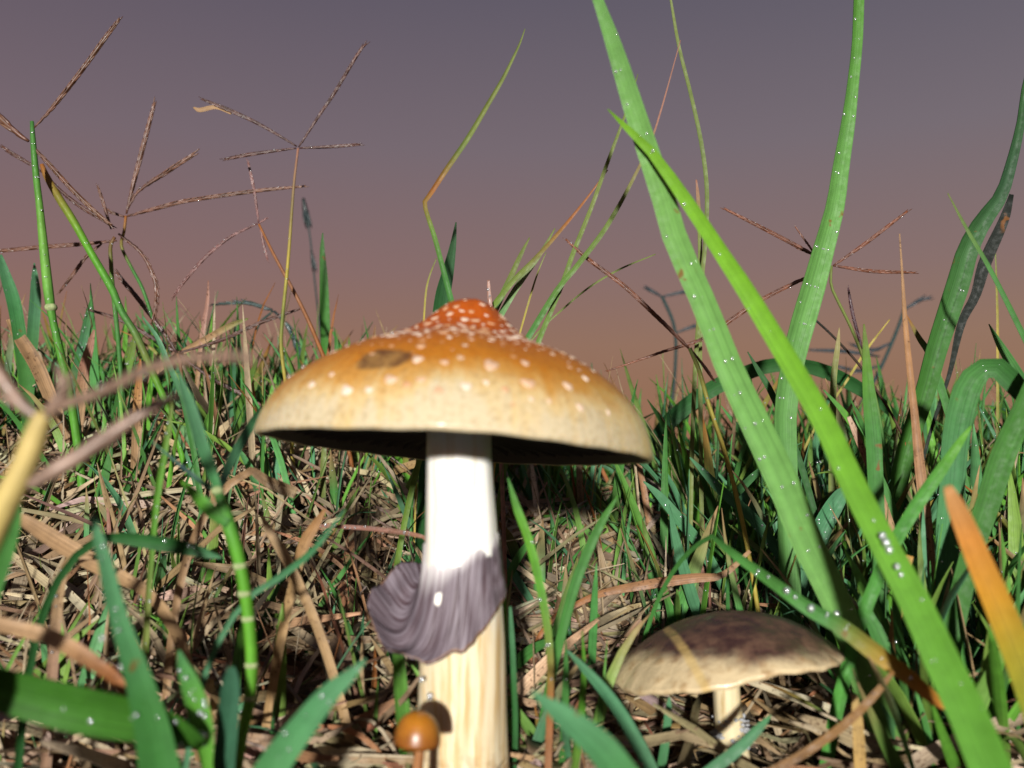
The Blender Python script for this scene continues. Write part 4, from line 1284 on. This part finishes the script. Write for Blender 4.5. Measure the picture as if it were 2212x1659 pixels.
# straw thatch, thickest on the left
n_s = 0
while n_s < 9800:
    y = .150 + (.34 - .150) * br.random() ** 1.1
    x = br.uniform(-xr(y), xr(y))
    pd = .98 - .50 * sst(.015, .09, x)
    if br.random() > pd: continue
    off = br.uniform(-.001, .0075)
    if in_keep(x, y, G(x, y) + off): continue
    ln = br.choice((br.uniform(.006, .016), br.uniform(.014, .034), br.uniform(.025, .06)))
    if abs(x - root1.x) < .02 and y < .16: ln = min(ln, .014)
    if (x - root2.x) ** 2 + (y - root2.y) ** 2 < .022 ** 2: off = br.uniform(-.001, .004); ln *= .7
    if abs(x - root2.x) < .021 and y < root2.y + .003:
        if br.random() < .6: continue
        off = -.0008
    az = math.pi * 2.2 * vnoise(x * 38 + 5, y * 38) + br.gauss(0, .33) if br.random() < .72 else br.uniform(0, 6.28)
    w = br.choice((.0004, .0006, .0008, .0010, .0013, .0018, .0026))
    W, wd, S, N, C = straw(x, y, ln, w, off, az, br.gauss(.08, .35))
    add_piece('straw', W, wd, S, N, C, br.uniform(.05, .45), .0001, .4)
    n_s += 1

# flat litter on the near ground, below the frame
for q_ in range(1500):
    y, x = br.uniform(.03, .152), br.uniform(-.13, .13)
    if min(math.hypot(x - r_.x, y - r_.y) for r_ in (root1, root2, root3)) < .011: continue
    W, wd, S, N, C = straw(x, y, br.uniform(.010, .024), br.choice((.0006, .001, .0016, .0024)), br.uniform(-.0005, .002), br.uniform(0, 6.28), 0)
    add_piece('straw', W, wd, S, N, C, br.uniform(.05, .4), .0001, .4)

# green blades
n_g = 0
while n_g < 4800:
    y = .150 + (.40 - .150) * br.random() ** 1.1
    x = br.uniform(-xr(y), xr(y))
    dens = .32 + .68 * sst(-.01, .07, x)
    if y > .25: dens = max(dens, .75)
    if y < .2 and x < .0: dens *= .6
    if br.random() > dens: continue
    ln = br.uniform(.012, .034) if y < .22 else br.uniform(.016, .042)
    if x > .02: ln *= 1.3
    if y > .34: ln *= .85
    if x < 0 and y > .24: ln *= 1.15
    if in_keep(x, y, G(x, y) + ln * .9): continue
    c = br.choice(GREENS)
    f = br.uniform(.85, 1.4)
    c = tuple(q * f for q in c)
    tip = br.random()
    cols = [tuple(q * 1.0 for q in c), c, c if tip < .75 else br.choice((TAN, OLIVE, RUST))]
    if br.random() < .3: cols[0] = OLIVE
    w = br.choice((.0009, .0013, .0018, .0024, .0032)) * (1.12 if x > .02 else .9)
    lean = abs(br.gauss(.3, .28))
    W, wd, S, N, C = tuft_blade(x, y, ln, w, lean, br.uniform(0, 6.28), br.gauss(.5, .55), cols, br.gauss(0, .8))
    add_piece('green', W, wd, S, N, C, br.uniform(.1, .6), .00009, .3)
    n_g += 1
    if br.random() < .40:
        for q in range(br.choice((1, 2, 3, 6))):
            i = br.randrange(3, 8)
            r = br.choice((.00007, .0001, .00013, .00018))
            DEW.append((W[i] + S[i] * (wd[i] * br.uniform(-.4, .4)) + N[i] * (r if N[i].y < 0 else -r), r))

# dead upright blades and hairs
n_d = 0
while n_d < 1250:
    y = br.uniform(.155, .42)
    x = br.uniform(-xr(y), xr(y))
    ln = br.uniform(.012, .036) if y < .23 else br.uniform(.015, .055)
    if in_keep(x, y, G(x, y) + ln * .95): continue
    if y > .23 and x > 0 and br.random() < .4: continue
    c = br.choice(STRAWS + [PINK, RUST, OLIVE, (.12, .2, .04)])
    W, wd, S, N, C = tuft_blade(x, y, ln, br.choice((.0004, .0007, .0012, .0018)), abs(br.gauss(.35, .3)), br.uniform(0, 6.28), br.gauss(.4, .6), [c, tuple(q * .9 for q in c)], br.gauss(0, 1))
    add_piece('dead', W, wd, S, N, C, br.uniform(.2, .7), .0001, .3)
    n_d += 1

SEEDS.sort(key=lambda s: -s[0])
def zone(W):
    p = W[len(W) // 2]
    d1, d2 = math.hypot(p.x - root1.x, p.y - root1.y), math.hypot(p.x - root2.x, p.y - root2.y)
    if d1 < .022: return 'close behind the thick white stem'
    if d2 < .022: return 'around the foot of the dark-capped mushroom'
    if p.y > .29: return 'on the crest of the bank'
    if p.x > .06: return 'behind the crossed broad blades'
    if p.x < -.055: return 'below the brown seed heads'
    if p.x < -.012: return 'behind the jointed green runner'
    return 'in the gap between the two larger mushrooms'


def hue(c):
    r, g, b_ = c
    if g > r * 1.25:
        if b_ > .38 * g: return 'blue-green'
        if g < .12: return 'dark green'
        return 'bright green' if g > .21 else 'mid green'
    if g > r * .9: return 'olive'
    if r < .2: return 'dark brown'
    if g < r * .52: return 'rust-brown'
    return 'cream' if r > .40 else 'tan'


def describe(kind, W, wd, C):
    L = sum((W[i + 1] - W[i]).length for i in range(len(W) - 1))
    size = ('short', 'mid-length', 'long')[0 if L < .022 else 1 if L < .032 else 2] + (' broad' if max(wd) > .0019 else ' narrow')
    noun = {'straw': 'dead straw lying', 'green': 'grass shoot growing', 'dead': 'withered shoot standing'}[kind]
    bow = max((W[i] - W[0].lerp(W[-1], i / (len(W) - 1))).length for i in range(len(W))) / L
    size += ' straight' if bow < .05 else ' bowed' if bow < .14 else ' hooked'
    return '%s %s %s %s' % (size, hue(C[len(C) // 2]), noun, zone(W))


INFO = {'straw': ('straw', 'dead straw blade lying loose in the thatch behind the mushrooms', 'straw', 'loose straw of the thatch', M['straw'], 280),
        'green': ('grass_shoot', 'short green blade growing in the dense turf behind the mushrooms', 'grass', 'short blades of the turf', M['green'], 200),
        'dead': ('dead_blade', 'withered brown blade standing upright in the turf behind the mushrooms', 'dead blade', 'withered upright blades of the turf', M['straw'], 80)}
count = {k_: 0 for k_ in INFO}
rest = {k_: MB() for k_ in INFO}
for a, kind, args in SEEDS:
    nm, lab, cat, grp, mat, lim = INFO[kind]
    W, wd, S, N, C, fold, thick, k_, curl, ph = args
    if count[kind] < lim:
        mb = MB()
        mb.ribbon(W, wd, S, N, C, fold, thick, k_, curl, ph)
        tag(mb.build(nm, mat, None, origin=W[0]), describe(kind, W, wd, C), cat, grp)
        count[kind] += 1
    else:
        rest[kind].ribbon(W, wd, S, N, C, fold, thick, k_, curl, ph)
tag(rest['straw'].build('thatch', M['straw']), 'tangled mat of dead straw covering the bank', 'thatch', kind='stuff')
tag(rest['green'].build('turf_grass', M['green']), 'dense mass of small green grass blades on the bank', 'grass', kind='stuff')
tag(rest['dead'].build('withered_grass', M['straw']), 'scattered thin withered blades among the turf', 'grass', kind='stuff')

# drops of dew: on the blades above, on the caps and stem
for x, y in ((603, 781), (650, 786), (847, 719)):
    r_, a_ = cap_at(x, y); DEW.append((mw1 @ surf1(r_, a_), .00025))
for x, y, r in ((911, 1468, .0004), (929, 1504, .00045), (965, 1530, .00012), (970, 1440, .00012), (1000, 1500, .0001)):
    DEW.append((P(x, y, D1 - .0055), r))
LIME_B = 'long bright lime blade crossing in front of the pale rust-flecked one'
PALE_B = 'broadest pale green blade leaning left, rust flecked, behind the bright tapering one'
FALL_B = 'thin fallen blade with orange tip lying across the dark-capped mushroom'
NEAR_B = 'near pale blue-green blade standing up at the lower left'
SHORT_B = 'short lime blade hung with drops between runner and pale blade'
for lab, drops in ((LIME_B, ((1862, 1090, 5), (1893, 1128, 6), (1900, 1142, 8), (1907, 1157, 8), (1914, 1172, 10), (1921, 1188, 10), (1930, 1206, 9), (1938, 1224, 7), (1946, 1242, 6), (1958, 1268, 5), (1830, 1040, 4))),
                   (PALE_B, ((1807, 1326, 8), (1714, 1060, 4), (1790, 1240, 4), (1500, 640, 4))),
                   (FALL_B, ((1700, 1276, 8), (1752, 1314, 9), (1718, 1290, 5), (1660, 1246, 4), (2032, 1512, 6))),
                   (NEAR_B, ((221, 1379, 7), (263, 1440, 7), (277, 1450, 6))),
                   (SHORT_B, ((421, 1572, 7), (440, 1590, 8), (432, 1540, 6), (410, 1500, 5)))):
    pts_ = [(proj(p), p) for p in LINES[lab]]
    for x, y, rp in drops:
        q, _ = min(pts_, key=lambda a: (a[0][0] - x) ** 2 + (a[0][1] - y) ** 2)
        r = rp * q[2] / FPX
        DEW.append((P(x, y, q[2] - r * .4), r))
db = MB()
for p, r in DEW:
    db.ball(p, r, (1, 1, 1), (1, 1, 1.1), 8, 6)
tag(db.build('dew', M['dew']), 'fine dewdrops beading on blades and stems', 'dew', kind='stuff')
